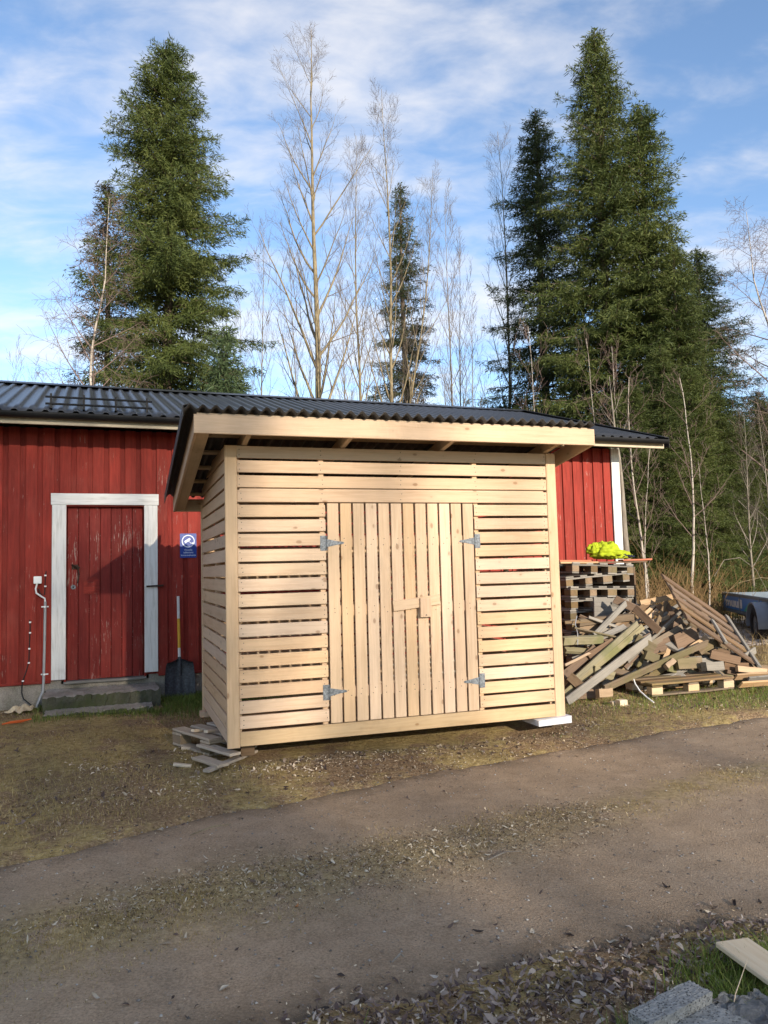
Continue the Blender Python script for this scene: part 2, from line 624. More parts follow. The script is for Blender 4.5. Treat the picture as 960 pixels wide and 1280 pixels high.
def foliage(name, a, b, c, trans=0.25):
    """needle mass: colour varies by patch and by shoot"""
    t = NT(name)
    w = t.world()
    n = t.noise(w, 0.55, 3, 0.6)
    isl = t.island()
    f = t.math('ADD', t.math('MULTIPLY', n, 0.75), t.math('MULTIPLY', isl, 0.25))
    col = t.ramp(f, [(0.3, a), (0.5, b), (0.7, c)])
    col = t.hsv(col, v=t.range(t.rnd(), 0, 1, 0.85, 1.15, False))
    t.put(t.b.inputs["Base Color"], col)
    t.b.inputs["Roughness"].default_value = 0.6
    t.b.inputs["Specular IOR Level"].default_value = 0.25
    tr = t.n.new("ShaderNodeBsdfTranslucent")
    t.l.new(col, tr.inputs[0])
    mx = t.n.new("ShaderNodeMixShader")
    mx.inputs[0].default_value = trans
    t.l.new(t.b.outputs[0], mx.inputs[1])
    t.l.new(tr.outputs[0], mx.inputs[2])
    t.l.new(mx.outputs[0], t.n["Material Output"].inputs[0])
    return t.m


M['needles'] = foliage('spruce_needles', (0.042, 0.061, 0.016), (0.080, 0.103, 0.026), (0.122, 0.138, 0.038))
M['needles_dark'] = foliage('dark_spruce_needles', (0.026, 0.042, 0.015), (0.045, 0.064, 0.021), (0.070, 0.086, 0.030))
M['needles_brown'] = foliage('brownish_spruce_needles', (0.050, 0.044, 0.018), (0.075, 0.066, 0.026), (0.10, 0.085, 0.034))
M['needles_pine'] = foliage('young_pine_needles', (0.055, 0.085, 0.035), (0.08, 0.115, 0.05), (0.10, 0.14, 0.06))


def bark(name, a, b, birch=False, sc_=(6, 6, 1.5)):
    t = NT(name)
    v = t.world(sc_)
    n = t.noise(v, 2.2, 5, 0.6)
    c = t.ramp(n, [(0.35, a), (0.65, b)])
    if birch:
        v2 = t.world((1.2, 1.2, 7))
        c = t.mix(t.range(t.noise(v2, 2.2, 4, 0.6), 0.56, 0.62, 0, 0.9), c, (0.045, 0.04, 0.035))
    t.bump(n, 0.5, 0.02)
    return t.done(c, 0.85, spec=0.2)


M['bark_spruce'] = bark('spruce_bark', (0.075, 0.055, 0.04), (0.16, 0.125, 0.095))
M['bark_aspen'] = bark('yellowish_aspen_bark', (0.115, 0.092, 0.056), (0.29, 0.232, 0.14), sc_=(9, 9, 2.5))
M['bark_grey'] = bark('grey_bark', (0.15, 0.125, 0.10), (0.28, 0.245, 0.20))
M['bark_birch'] = bark('birch_bark', (0.30, 0.255, 0.205), (0.47, 0.42, 0.36), True)
M['twig_aspen'] = bark('aspen_twigs', (0.09, 0.072, 0.06), (0.165, 0.133, 0.11))
M['twig_birch'] = bark('birch_twigs', (0.13, 0.09, 0.075), (0.21, 0.15, 0.125))
M['brush'] = bark('dry_brush', (0.12, 0.07, 0.03), (0.26, 0.17, 0.08), sc_=(2, 2, 1))

# ------------------------------------------------------------------ ground
B_ANG, B_Y0 = 0.3662, 10.5764                                  # the red building's front wall line
BC, BS = math.cos(B_ANG), math.sin(B_ANG)
S_ANG, S_POS = 0.3271, Vector((-1.2707, 6.2156, 0.1879))       # the shed's front left foot
SC_, SS_ = math.cos(S_ANG), math.sin(S_ANG)
M_B = Matrix.Translation((0, B_Y0, 0)) @ Matrix.Rotation(B_ANG, 4, 'Z')
M_S = Matrix.Translation(S_POS) @ Matrix.Rotation(S_ANG, 4, 'Z')

_waves = [(RNG.uniform(0, 6.283), RNG.uniform(0, 6.283), RNG.uniform(0.7, 1.3)) for _ in range(60)]


def wav(x, y, freq, seed=0, octs=3):
    """cheap smooth noise, about -1..1"""
    x, y = np.asarray(x, float), np.asarray(y, float)
    out, amp, k = 0.0, 1.0, seed * 7
    for o in range(octs):
        for j in range(4):
            a, ph, fr = _waves[(k + o * 4 + j) % 60]
            out = out + amp * 0.35 * np.sin((x * math.cos(a) + y * math.sin(a)) * freq * fr + ph + seed)
        freq *= 2.1
        amp *= 0.55
    return out


def sstep(v, a, b):
    t = np.clip((np.asarray(v, float) - a) / (b - a), 0, 1)
    return t * t * (3 - 2 * t)


RU = np.array([(-60, -27), (-14, -2.6), (-6, 2.25), (-2.17, 4.44), (-1.7, 4.75), (-1.19, 5.32), (0.07, 6.03), (1.44, 6.75), (3.8, 7.97), (8, 10.1), (14, 13.3), (60, 38)], float)
RL = np.array([(-60, -31), (-14, -6.1), (-4, 0.85), (-0.04, 2.80), (0.47, 3.05), (0.99, 3.25), (1.56, 3.42), (3, 4.2), (6, 5.7), (14, 9.7), (60, 33)], float)
MS = np.array([(-60, -29), (-14, -4.0), (-4, 2.1), (-1.68, 3.42), (-0.76, 3.93), (0.48, 4.50), (2.81, 5.90), (6, 7.7), (14, 11.5), (60, 35.5)], float)


def edge_u(x):
    return np.interp(x, RU[:, 0], RU[:, 1]) + 0.05 * wav(x, 0 * x, 2.3, 1) + 0.045 * wav(x, 0 * x, 9.0, 2, 2) + 0.025 * wav(x, 0 * x, 26.0, 4, 2)


def edge_l(x):
    return np.interp(x, RL[:, 0], RL[:, 1]) + 0.05 * wav(x, 0 * x, 2.0, 3) + 0.04 * wav(x, 0 * x, 8.0, 4, 2) + 0.02 * wav(x, 0 * x, 24.0, 6, 2)


def mid_s(x):
    return np.interp(x, MS[:, 0], MS[:, 1]) + 0.05 * wav(x, 0 * x, 1.7, 5)


def wall_v(x, y):
    return -np.asarray(x) * BS + (np.asarray(y) - B_Y0) * BC


def base_z(x, y):
    return 0.06 * sstep(wall_v(x, y), -4.3, -1.0) + 0.055 * np.exp(-((np.asarray(x) - 2.0) / 1.1) ** 2 - ((np.asarray(y) - 7.9) / 0.9) ** 2)


def road_in(x, y):
    """signed depth inside the road, metres, positive inside"""
    return np.minimum(edge_u(x) - y, y - edge_l(x)) * 0.87


def ground_z(x, y):
    x, y = np.asarray(x, float), np.asarray(y, float)
    verge = 0.016 * wav(x, y, 2.6, 6) + 0.008 * wav(x, y, 9.0, 7, 2)
    near = np.exp(-((x / 14.0) ** 2 + ((y - 6) / 12.0) ** 2))
    d = road_in(x, y)
    z = base_z(x, y) + verge * near + 0.015
    low = sstep(d, 0.02, 0.22)
    return z * (1 - low) + (-0.07) * low


def road_z(x, y):
    x, y = np.asarray(x, float), np.asarray(y, float)
    d = road_in(x, y)
    rim = sstep(d, -0.06, 0.16)
    m = y - mid_s(x)
    return base_z(x, y) + 0.018 * np.exp(-(m / 0.30) ** 2) + 0.006 * wav(x, y, 3.0, 8) + 0.003 * wav(x, y, 13.0, 9, 2) - 0.05 * (1 - rim)


def top_z(x, y):
    return np.maximum(ground_z(x, y), np.where(road_in(x, y) > -0.06, road_z(x, y), -1))


def spaced(a, b, fine, lo, hi):
    mid = np.arange(a, b + 1e-6, fine)
    left = a - np.geomspace(fine * 2, a - lo, 26)[::-1]
    right = b + np.geomspace(fine * 2, hi - b, 26)
    return np.concatenate((left, mid, right))


def grid_faces(nx, ny):
    i = np.arange(nx - 1)[:, None] * ny + np.arange(ny - 1)[None, :]
    i = i.ravel()
    return np.stack((i, i + ny, i + ny + 1, i + 1), 1)


gx, gy = spaced(-7, 9, 0.085, -900, 900), spaced(0, 15, 0.085, -500, 1500)
X, Y = np.meshgrid(gx, gy, indexing='ij')
gme = set_mesh(bpy.data.meshes.new("ground"), np.stack((X, Y, ground_z(X, Y)), -1), grid_faces(len(gx), len(gy)))


def ground_mat():
    t = NT('mossy_litter_ground')
    v = t.world()
    n1 = t.noise(v, 0.9, 5, 0.6)
    n2 = t.noise(v, 7, 6, 0.68)
    n3 = t.noise(v, 60, 4, 0.65)
    soil = t.ramp(n3, [(0.3, (0.10, 0.064, 0.037)), (0.5, (0.235, 0.155, 0.088)), (0.72, (0.41, 0.295, 0.18))])
    moss = t.ramp(t.noise(v, 22, 5, 0.7), [(0.3, (0.19, 0.135, 0.052)), (0.55, (0.39, 0.293, 0.125)), (0.75, (0.52, 0.405, 0.19))])
    f = t.math('ADD', t.math('MULTIPLY', n1, 0.6), t.math('MULTIPLY', n2, 0.4))
    c = t.mix(t.range(f, 0.455, 0.545, 0.0, 0.92), soil, moss)
    straw = t.range(t.noise(v, 34, 5, 0.75), 0.54, 0.68, 0, 0.7)
    c = t.mix(straw, c, (0.48, 0.37, 0.22))
    t.bump(t.math('ADD', n2, t.math('MULTIPLY', n3, 0.6)), 0.9, 0.04)
    return t.done(c, 0.95, spec=0.1)


g_obj = add("ground", gme, ground_mat(), smooth=True)
tag(g_obj, kind="structure")


def road_mat():
    t = NT('packed_gravel_road')
    v = t.world()
    at = t.n.new("ShaderNodeAttribute")
    at.attribute_name = "strip"
    big = t.noise(v, 0.8, 4, 0.6)
    mid = t.noise(v, 6, 5, 0.65)
    fine = t.noise(v, 90, 4, 0.7)
    grit = t.voro(v, 130)
    c = t.ramp(t.math('ADD', t.math('MULTIPLY', big, 0.5), t.math('MULTIPLY', mid, 0.5)), [(0.35, (0.25, 0.180, 0.117)), (0.52, (0.325, 0.238, 0.158)), (0.68, (0.39, 0.292, 0.20))])
    c = t.hsv(c, v=t.range(fine, 0.28, 0.72, 0.72, 1.26))
    peb = t.range(t.voro(v, 55), 0.10, 0.2, 1, 0)
    c = t.mix(t.math('MULTIPLY', peb, t.range(t.noise(v, 18, 2), 0.55, 0.65, 0, 0.6)), c, (0.30, 0.27, 0.24))
    lit = t.ramp(t.noise(v, 24, 5, 0.7), [(0.3, (0.15, 0.108, 0.056)), (0.5, (0.30, 0.225, 0.105)), (0.68, (0.44, 0.345, 0.18))])
    sf = t.math('MULTIPLY', at.outputs["Fac"], t.range(t.noise(v, 5, 5, 0.7), 0.34, 0.50, 0, 0.95))
    c = t.mix(sf, c, lit)
    ae = t.n.new("ShaderNodeAttribute")
    ae.attribute_name = "rim"
    rimc = t.ramp(t.noise(v, 30, 5, 0.7), [(0.3, (0.06, 0.042, 0.028)), (0.55, (0.12, 0.088, 0.058)), (0.75, (0.20, 0.155, 0.105))])
    c = t.mix(t.math('MULTIPLY', ae.outputs["Fac"], t.range(t.noise(v, 4, 5, 0.7), 0.30, 0.55, 0, 0.95)), c, rimc)
    t.bump(t.math('ADD', t.math('MULTIPLY', fine, 0.6), t.math('ADD', mid, t.math('MULTIPLY', grit, 0.4))), 0.6, 0.018)
    return t.done(c, 0.93, spec=0.15)


rx = np.concatenate((np.linspace(-58, -8, 60), np.arange(-7.9, 10, 0.07), np.linspace(10.2, 58, 60)))
NR = 64
TT = np.linspace(0, 1, NR)
eu, el_ = edge_u(rx) + 0.07, edge_l(rx) - 0.07
RY = el_[:, None] + (eu - el_)[:, None] * TT[None, :]
RX = np.repeat(rx[:, None], NR, 1)
rme = set_mesh(bpy.data.meshes.new("road"), np.stack((RX, RY, road_z(RX, RY)), -1), grid_faces(len(rx), NR))
sa_ = rme.attributes.new("strip", 'FLOAT', 'POINT')
wid = 0.34 - 0.05 * np.clip(RX, -2, 3)
strip = np.exp(-((RY - mid_s(RX)) / wid) ** 2) * (0.85 + 0.3 * wav(RX, RY, 2.0, 10))
rim_ = (1 - sstep(road_in(RX, RY), 0.0, 0.38)) * 1.0
ra_ = rme.attributes.new("rim", 'FLOAT', 'POINT')
ra_.data.foreach_set("value", np.clip(rim_, 0, 1).astype(np.float32).ravel())
sa_ = rme.attributes["strip"]
sa_.data.foreach_set("value", np.clip(strip, 0, 1).astype(np.float32).ravel())
tag(add("road", rme, road_mat(), smooth=True), kind="structure")

# gravel by the trailer
gp = []
GN = 40
for i in range(GN):
    for j in range(GN):
        a, b = i / (GN - 1) * 2 - 1, j / (GN - 1) * 2 - 1
        x, y = 10.2 + a * 4.6 + b * 2.0, 18.4 + b * 4.2 + a * 1.6
        e = max(abs(a), abs(b))
        gp.append((x, y, 0.10 + 0.015 + 0.05 * (1 - e ** 6) - 0.05 * (e > 0.97) + 0.012 * float(wav(x, y, 4, 11))))


def gravel_mat():
    t = NT('pinkish_crushed_gravel')
    v = t.world()
    cell = t.n.new("ShaderNodeTexVoronoi")
    t.l.new(v, cell.inputs["Vector"])
    cell.inputs["Scale"].default_value = 16
    g = t.n.new("ShaderNodeSeparateColor")
    t.l.new(cell.outputs["Color"], g.inputs[0])
    c = t.ramp(g.outputs[0], [(0.0, (0.16, 0.125, 0.105)), (0.5, (0.33, 0.275, 0.24)), (1.0, (0.50, 0.44, 0.39))])
    t.bump(t.math('SUBTRACT', 1.0, cell.outputs["Distance"]), 0.8, 0.05)
    return t.done(c, 0.9, spec=0.2)


tag(add("gravel_yard", set_mesh(bpy.data.meshes.new("gravel_yard"), gp, grid_faces(GN, GN)), gravel_mat(), smooth=True), kind="structure")

# ------------------------------------------------------------------ red building
bld = empty("red_building", M_B)
tag(bld, "long red ochre timber building with black ribbed metal roof behind the new shed", "building")
UX, UY, UZ = Vector((1, 0, 0)), Vector((0, 1, 0)), Vector((0, 0, 1))
U0, U1 = -8.6, 3.90            # ends of the front wall
WB, WT = 0.365, 3.31           # foot and top of the boarding
DU0, DU1, DZ0, DZ1 = -4.155, -2.969, 0.377, 2.537
SOL, SOR = DU0 + 0.155, DU1 - 0.155     # clear opening


def wall_board(u, w, t, v, z0, z1, mat, parent=bld):
    return plank("board", parent, (u, v, z0), (u, v, z1), w, t, mat, UX, ch=0.003)


PIT = 0.183
k = 0
u = U1 - 0.16 - 0.065
while u > U0:
    over_door = SOL - 0.09 < u < SOR + 0.09
    wall_board(u, 0.126, 0.022, 0.011, DZ1 - 0.06 if over_door else WB, WT, M['red'])
    ug = u - PIT / 2
    over_door = SOL - 0.06 < ug < SOR + 0.06
    if ug > U0 and ug < U1 - 0.2:
        wall_board(ug, 0.115, 0.020, 0.034, DZ1 - 0.06 if over_door else WB + 0.004, WT - 0.004, M['red_under'])
    u -= PIT
plank("corner_board", bld, (U1 - 0.072, -0.004, WB - 0.01), (U1 - 0.072, -0.004, WT + 0.0), 0.145, 0.028, M['white'], UX)
plank("corner_board", bld, (U1 + 0.012, 0.085, WB - 0.01), (U1 + 0.012, 0.085, WT), 0.145, 0.026, M['white'], UY)
m = MB()
m.box(U0 - 0.15, SOL - 0.02, 0.046, 0.16, WB - 0.01, WT)
m.box(SOR + 0.02, U1 - 0.005, 0.046, 0.16, WB - 0.01, WT)
m.box(SOL - 0.02, SOR + 0.02, 0.046, 0.16, DZ1 - 0.14, WT)
m.box(U1 - 0.165, U1 - 0.004, 0.16, 6.95, WB - 0.01, WT)
m.box(U0 - 0.15, U0 + 0.01, 0.16, 6.95, WB - 0.01, WT)
m.box(U0 + 0.01, U1 - 0.165, 6.8, 6.95, WB - 0.01, WT)
# gable above the plates
for uu in (U1 - 0.10, U0 - 0.02):
    m.prism([(0.05, WT), (6.95, WT), (3.5, WT + 1.07)], uu, uu + 0.08, axis='x')
m.build("wall", M['red_under'], bld)
m = MB()
m.box(U0 - 0.13, SOL - 0.05, 0.030, 0.25, -0.15, WB + 0.0)
m.box(SOR + 0.05, U1 - 0.02, 0.030, 0.25, -0.15, WB + 0.0)
m.box(SOL - 0.05, SOR + 0.05, 0.030, 0.30, -0.15, 0.318)
m.box(U1 - 0.24, U1 - 0.02, 0.25, 6.9, -0.15, WB)
m.box(U0 - 0.13, U0 + 0.1, 0.25, 6.9, -0.15, WB)
m.build("foundation", M['concrete'], bld)
plank("base_trim", bld, (U0, -0.002, WB - 0.008), (DU0 - 0.004, -0.002, WB - 0.008), 0.03, 0.02, M['red'], UZ)
plank("base_trim", bld, (DU1 + 0.004, -0.002, WB - 0.008), (U1 - 0.15, -0.002, WB - 0.008), 0.03, 0.02, M['red'], UZ)

# door frame, door and its ironwork
plank("door_frame", bld, (DU0 + 0.0775, -0.014, DZ0), (DU0 + 0.0775, -0.014, DZ1 - 0.137), 0.155, 0.026, M['white'], UX)
plank("door_frame", bld, (DU1 - 0.0775, -0.014, DZ0 + 0.02), (DU1 - 0.0775, -0.014, DZ1 - 0.137), 0.155, 0.026, M['white'], UX)
plank("door_frame", bld, (DU0 - 0.012, -0.016, DZ1 - 0.068), (DU1 + 0.014, -0.016, DZ1 - 0.068), 0.135, 0.030, M['white'], UZ)
m = MB()
m.box(SOL - 0.02, SOL + 0.004, 0.0, 0.16, 0.33, DZ1 - 0.13)
m.box(SOR - 0.004, SOR + 0.02, 0.0, 0.16, 0.33, DZ1 - 0.13)
m.box(SOL + 0.004, SOR - 0.004, 0.0, 0.16, DZ1 - 0.15, DZ1 - 0.125)
m.build("door_jamb", M['red_under'], bld)
m = MB()
m.box(SOL + 0.01, SOR - 0.01, 0.100, 0.125, 0.352, 2.38)
door = m.build("door", M['red_door'], bld)
nb = 7
bw = (SOR - SOL - 0.02) / nb
for i in range(nb):
    uu = SOL + 0.01 + bw * (i + 0.5)
    plank("board", door, (uu, 0.087, 0.350 + 0.004 * (i % 2)), (uu, 0.087, 2.383), bw - 0.006, 0.024, M['red_door'], UX)
m = MB()
m.box(SOL + 0.19, SOL + 0.37, 0.068, 0.075, 1.35, 1.50)
m.prism([(SOL + 0.23, 1.50), (SOL + 0.37, 1.50), (SOL + 0.35, 1.535), (SOL + 0.30, 1.55), (SOL + 0.25, 1.53)], 0.068, 0.075)
m.build("patch_plate", M['red'], door)
m = MB()
m.tube([(SOL + 0.09, 0.07, 1.66), (SOL + 0.10, 0.03, 1.68), (SOL + 0.13, 0.025, 1.66), (SOL + 0.14, 0.03, 1.58), (SOL + 0.125, 0.035, 1.48)], 0.009, 6)
m.box(SOL + 0.06, SOL + 0.13, 0.062, 0.075, 1.645, 1.70)
m.tube([(SOL + 0.06, 0.05, 1.70), (SOL + 0.15, 0.05, 1.66)], 0.010, 6)
m.build("handle", M['iron'], door)
m = MB()
m.tube([(SOL + 0.078, 0.060, 1.435), (SOL + 0.078, 0.078, 1.435)], 0.028, 14)
lk = m.build("lock_plate", M['galv'], door)
m = MB()
m.tube([(SOL + 0.078, 0.055, 1.435), (SOL + 0.078, 0.062, 1.435)], 0.010, 10)
m.build("keyhole", M['black'], lk)
m = MB()
m.tube([(SOR + 0.02, -0.045, 1.418), (DU1 + 0.06, -0.040, 1.424)], 0.011, 6)
m.box(DU1 + 0.05, DU1 + 0.065, -0.045, 0.004, 1.412, 1.436)
m.build("door_hook", M['iron'], bld)
plank("door_sill", bld, (SOL - 0.02, 0.03, 0.332), (SOR + 0.02, 0.03, 0.332), 0.12, 0.028, M['old_grey'], UY, rough=0.003)


def slab(name, x0, x1, y0, y1, z0, z1, mat, parent, n=26, amp=0.010, seed=1):
    """rough concrete slab with uneven edges"""
    nx, ny, nz = n, max(4, n // 3), 4
    pts, faces = {}, []
    vs = []
    rr = random.Random(seed)

    def vid(i, j, k_):
        key = (i, j, k_)
        if key not in pts:
            a, b, c = i / nx, j / ny, k_ / nz
            x, y, z = x0 + (x1 - x0) * a, y0 + (y1 - y0) * b, z0 + (z1 - z0) * c
            edge = (k_ == nz) and (j == 0)
            am = amp * (2.2 if edge else 1)
            pts[key] = len(vs)
            vs.append((x + rr.uniform(-1, 1) * am, y + rr.uniform(-0.2, 1) * am, z + rr.uniform(-1, 0.1) * am))
        return pts[key]
    for i in range(nx):
        for j in range(ny):
            faces.append((vid(i, j, nz), vid(i + 1, j, nz), vid(i + 1, j + 1, nz), vid(i, j + 1, nz)))
    for i in range(nx):
        for k_ in range(nz):
            faces.append((vid(i, 0, k_), vid(i + 1, 0, k_), vid(i + 1, 0, k_ + 1), vid(i, 0, k_ + 1)))
    for j in range(ny):
        for k_ in range(nz):
            faces.append((vid(nx, j, k_), vid(nx, j + 1, k_), vid(nx, j + 1, k_ + 1), vid(nx, j, k_ + 1)))
            faces.append((vid(0, j + 1, k_), vid(0, j, k_), vid(0, j, k_ + 1), vid(0, j + 1, k_ + 1)))
    me = bpy.data.meshes.new(name)
    me.from_pydata(vs, [], faces)
    me.materials.append(mat)
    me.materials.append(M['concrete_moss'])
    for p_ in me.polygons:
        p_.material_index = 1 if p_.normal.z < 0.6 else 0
    return add(name, me, mat, parent)


slab("step", -4.21, -3.00, -0.60, 0.028, 0.0, 0.272, M['concrete'], bld, 40, 0.012, 3)
slab("step", -4.19, -3.09, -0.93, -0.585, -0.05, 0.135, M['concrete'], bld, 40, 0.012, 4)

# roof
EV, EZ, RV, RZ = -0.56, 3.385, 3.5, 4.60
SLOPE = (RZ - EZ) / (RV - EV)
RU0, RU1 = -8.9, 4.36


def ribbed(u0, u1, v0, z0, v1, z1, pitch, h, flatf=0.5, nv=2, smooth_prof=False):
    """sheet ribbed along v; profile repeats along u"""
    us, zs = [], []
    n = int((u1 - u0) / pitch)
    if smooth_prof:
        for i in range(n * 10 + 1):
            us.append(u0 + i * pitch / 10)
            zs.append(h * 0.5 * (1 - math.cos(2 * math.pi * i / 10)))
    else:
        for i in range(n):
            b = u0 + i * pitch
            for (a, c) in ((0, 0), (0.42, 0), (0.50, 0.55), (0.58, 1), (0.82, 1), (0.90, 0.55)):
                us.append(b + a * pitch)
                zs.append(c * h)
        us.append(u0 + n * pitch)
        zs.append(0)
    us, zs = np.array(us), np.array(zs)
    tv = np.linspace(0, 1, nv)
    P = np.stack((np.repeat(us[:, None], nv, 1), np.repeat((v0 + (v1 - v0) * tv)[None, :], len(us), 0),
                  zs[:, None] + (z0 + (z1 - z0) * tv)[None, :]), -1)
    n0 = len(us) * nv
    f = grid_faces(len(us), nv)
    P2 = P.copy()
    P2[..., 2] -= 0.004
    allv = np.concatenate((P.reshape(-1, 3), P2.reshape(-1, 3)))
    fl = [f, f[:, ::-1] + n0]
    a = np.arange(len(us) - 1) * nv
    fl.append(np.stack((a + n0, a + n0 + nv, a + nv, a), 1))
    return allv, np.concatenate(fl)


v_, f_ = ribbed(RU0, RU1, EV, EZ, RV, RZ, 0.158, 0.030, nv=8)
rf = add("roof", set_mesh(bpy.data.meshes.new("roof"), v_, f_), M['metal_roof'], bld)
v_, f_ = ribbed(RU0, RU1, RV + 0.001, RZ, 2 * RV - EV, EZ, 0.158, 0.030, nv=4)
add("rear_slope", set_mesh(bpy.data.meshes.new("rear_slope"), v_, f_), M['metal_roof'], rf)
m = MB()
m.prism([(RV - 0.16, RZ - 0.002), (RV, RZ + 0.062), (RV + 0.16, RZ - 0.002), (RV, RZ + 0.050)], RU0 - 0.02, RU1 + 0.02, axis='x')
m.build("ridge_cap", M['metal_roof'], rf)
for uu, sgn in ((RU1, 1), (RU0, -1)):
    m = MB()
    for (va, za, vb, zb) in ((EV - 0.02, EZ, RV, RZ + 0.03), (2 * RV - EV + 0.02, EZ, RV, RZ + 0.03)):
        d = Vector((0, vb - va, zb - za))
        q = [Vector((uu - 0.05, va, za + 0.034)), Vector((uu + 0.03, va, za + 0.034)), Vector((uu + 0.03, va, za - 0.13)), Vector((uu + 0.022, va, za - 0.13)), Vector((uu + 0.022, va, za + 0.026)), Vector((uu - 0.05, va, za + 0.026))]
        q2 = [p + d for p in q]
        m.poly(q)
        m.poly(list(reversed(q2)))
        for i in range(6):
            j = (i + 1) % 6
            m.poly([q[i], q2[i], q2[j], q[j]])
    m.build("verge_trim", M['black'], rf)
# gutter: half round, with brackets
prof = [(-0.060 + 0.060 * math.cos(a), 0.06 * math.sin(a)) for a in np.linspace(math.pi, 2 * math.pi, 11)]
inner = [(-0.060 + 0.054 * math.cos(a), 0.054 * math.sin(a)) for a in np.linspace(2 * math.pi, math.pi, 11)]
GU = EV + 0.03
m = MB()
m.prism([(GU + a, 3.372 + b) for a, b in prof + inner], RU0, RU1 - 0.02, axis='x')
gt = m.build("gutter", M['black'], bld, smooth=False)
plank("fascia_board", bld, (RU0, EV + 0.055, 3.305), (RU1 - 0.02, EV + 0.055, 3.305), 0.10, 0.022, M['eave'], UZ)
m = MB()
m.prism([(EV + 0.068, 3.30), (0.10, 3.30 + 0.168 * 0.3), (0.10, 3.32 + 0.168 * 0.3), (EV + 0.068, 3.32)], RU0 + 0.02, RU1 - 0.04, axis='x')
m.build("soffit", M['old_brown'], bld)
# snow guard over the door
sg_v = EV + 0.24
sg_z = EZ + (sg_v - EV) * SLOPE
sg = empty("snow_guard", M_B @ Matrix.Translation((-4.22, sg_v, sg_z)))
tag(sg, "black two-rail snow guard bolted to the metal roof above the red door", "snow guard")
for zz in (0.155, 0.075):
    m = MB()
    m.tube([(0, -0.01, zz), (1.17, -0.01, zz)], 0.013, 8)
    m.build("rail", M['black'], sg)
for i in range(4):
    m = MB()
    x = 0.06 + 0.35 * i
    m.box(x - 0.012, x + 0.012, -0.018, 0.004, 0.025, 0.195)
    m.box(x - 0.012, x + 0.012, 0.004, 0.20, 0.025, 0.045, Matrix.Translation((0, 0, 0)) @ Matrix.Shear('XZ', 4, (0, 0)) if False else None)
    m.prism([(0.004, 0.025), (0.22, 0.085), (0.22, 0.10), (0.004, 0.12)], x - 0.004, x + 0.004, axis='x')
    m.build("bracket", M['black'], sg)

# ------------------------------------------------------------------ things on and by the red wall
def on_wall(u, v, z):
    return M_B @ Vector((u, v, z))


sgn = empty("camera_sign", M_B @ Matrix.Translation((-2.603, -0.004, 1.904)))
tag(sgn, "small blue camera surveillance sign with white round symbol on the red wall", "sign")
m = MB()
w, h, r = 0.10, 0.15, 0.012
out = []
for cx, cz, a0 in ((w - r, h - r, 0), (-w + r, h - r, 90), (-w + r, -h + r, 180), (w - r, -h + r, 270)):
    for a in (0, 30, 60, 90):
        out.append((cx + r * math.cos(math.radians(a0 + a)), cz + r * math.sin(math.radians(a0 + a))))
m.prism(out, -0.004, 0.0)
m.build("panel", M['sign_blue'], sgn)
m = MB()
N = 40
for i in range(N):
    a, b = 2 * math.pi * i / N, 2 * math.pi * (i + 1) / N
    q = [(0.078 * math.cos(a), -0.0055, 0.055 + 0.078 * math.sin(a)), (0.078 * math.cos(b), -0.0055, 0.055 + 0.078 * math.sin(b)),
         (0.067 * math.cos(b), -0.0055, 0.055 + 0.067 * math.sin(b)), (0.067 * math.cos(a), -0.0055, 0.055 + 0.067 * math.sin(a))]
    m.poly(q)
m.build("ring", M['sign_white'], sgn)
m = MB()
T = Matrix.Translation((-0.012, 0, 0.062)) @ Matrix.Rotation(math.radians(-33), 4, 'Y')
m.box(-0.037, 0.030, -0.0065, -0.0050, -0.015, 0.015, T)
m.box(0.033, 0.044, -0.0065, -0.0050, -0.012, 0.012, T)
T2 = Matrix.Translation((0.022, 0, 0.040)) @ Matrix.Rotation(math.radians(38), 4, 'Y')
m.box(-0.022, 0.014, -0.0065, -0.0050, -0.0035, 0.0035, T2)
m.box(0.030, 0.056, -0.0064, -0.0051, 0.026, 0.034)
m.box(0.048, 0.060, -0.0063, -0.0052, 0.020, 0.040)
m.build("camera_symbol", M['sign_white'], sgn)


def lettering(text, size, mat, parent, M_, width=None, name="lettering", bold=0.0):
    cu = bpy.data.curves.new("text", 'FONT')
    cu.body = text
    cu.size = size
    cu.align_x = 'CENTER'
    cu.align_y = 'CENTER'
    cu.extrude = 0.0006
    cu.offset = bold
    ob = bpy.data.objects.new("text", cu)
    COL.objects.link(ob)
    dg = bpy.context.evaluated_depsgraph_get()
    me = bpy.data.meshes.new_from_object(ob.evaluated_get(dg))
    bpy.data.objects.remove(ob)
    bpy.data.curves.remove(cu)
    me.materials.clear()
    o = add(name, me, mat, parent)
    s = 1.0
    if width:
        xs = [v.co.x for v in me.vertices]
        s = width / (max(xs) - min(xs))
    o.matrix_basis = M_ @ Matrix.Rotation(math.radians(90), 4, 'X') @ Matrix.Diagonal((s, s if s < 1.4 else 1, 1, 1))
    return o


for txt, zz, wd in (("Alueella", -0.052, 0.096), ("tallentava", -0.084, 0.118), ("kameravalvonta", -0.118, 0.176)):
    lettering(txt, 0.030, M['sign_white'], sgn, Matrix.Translation((0, -0.0055, zz)), wd)

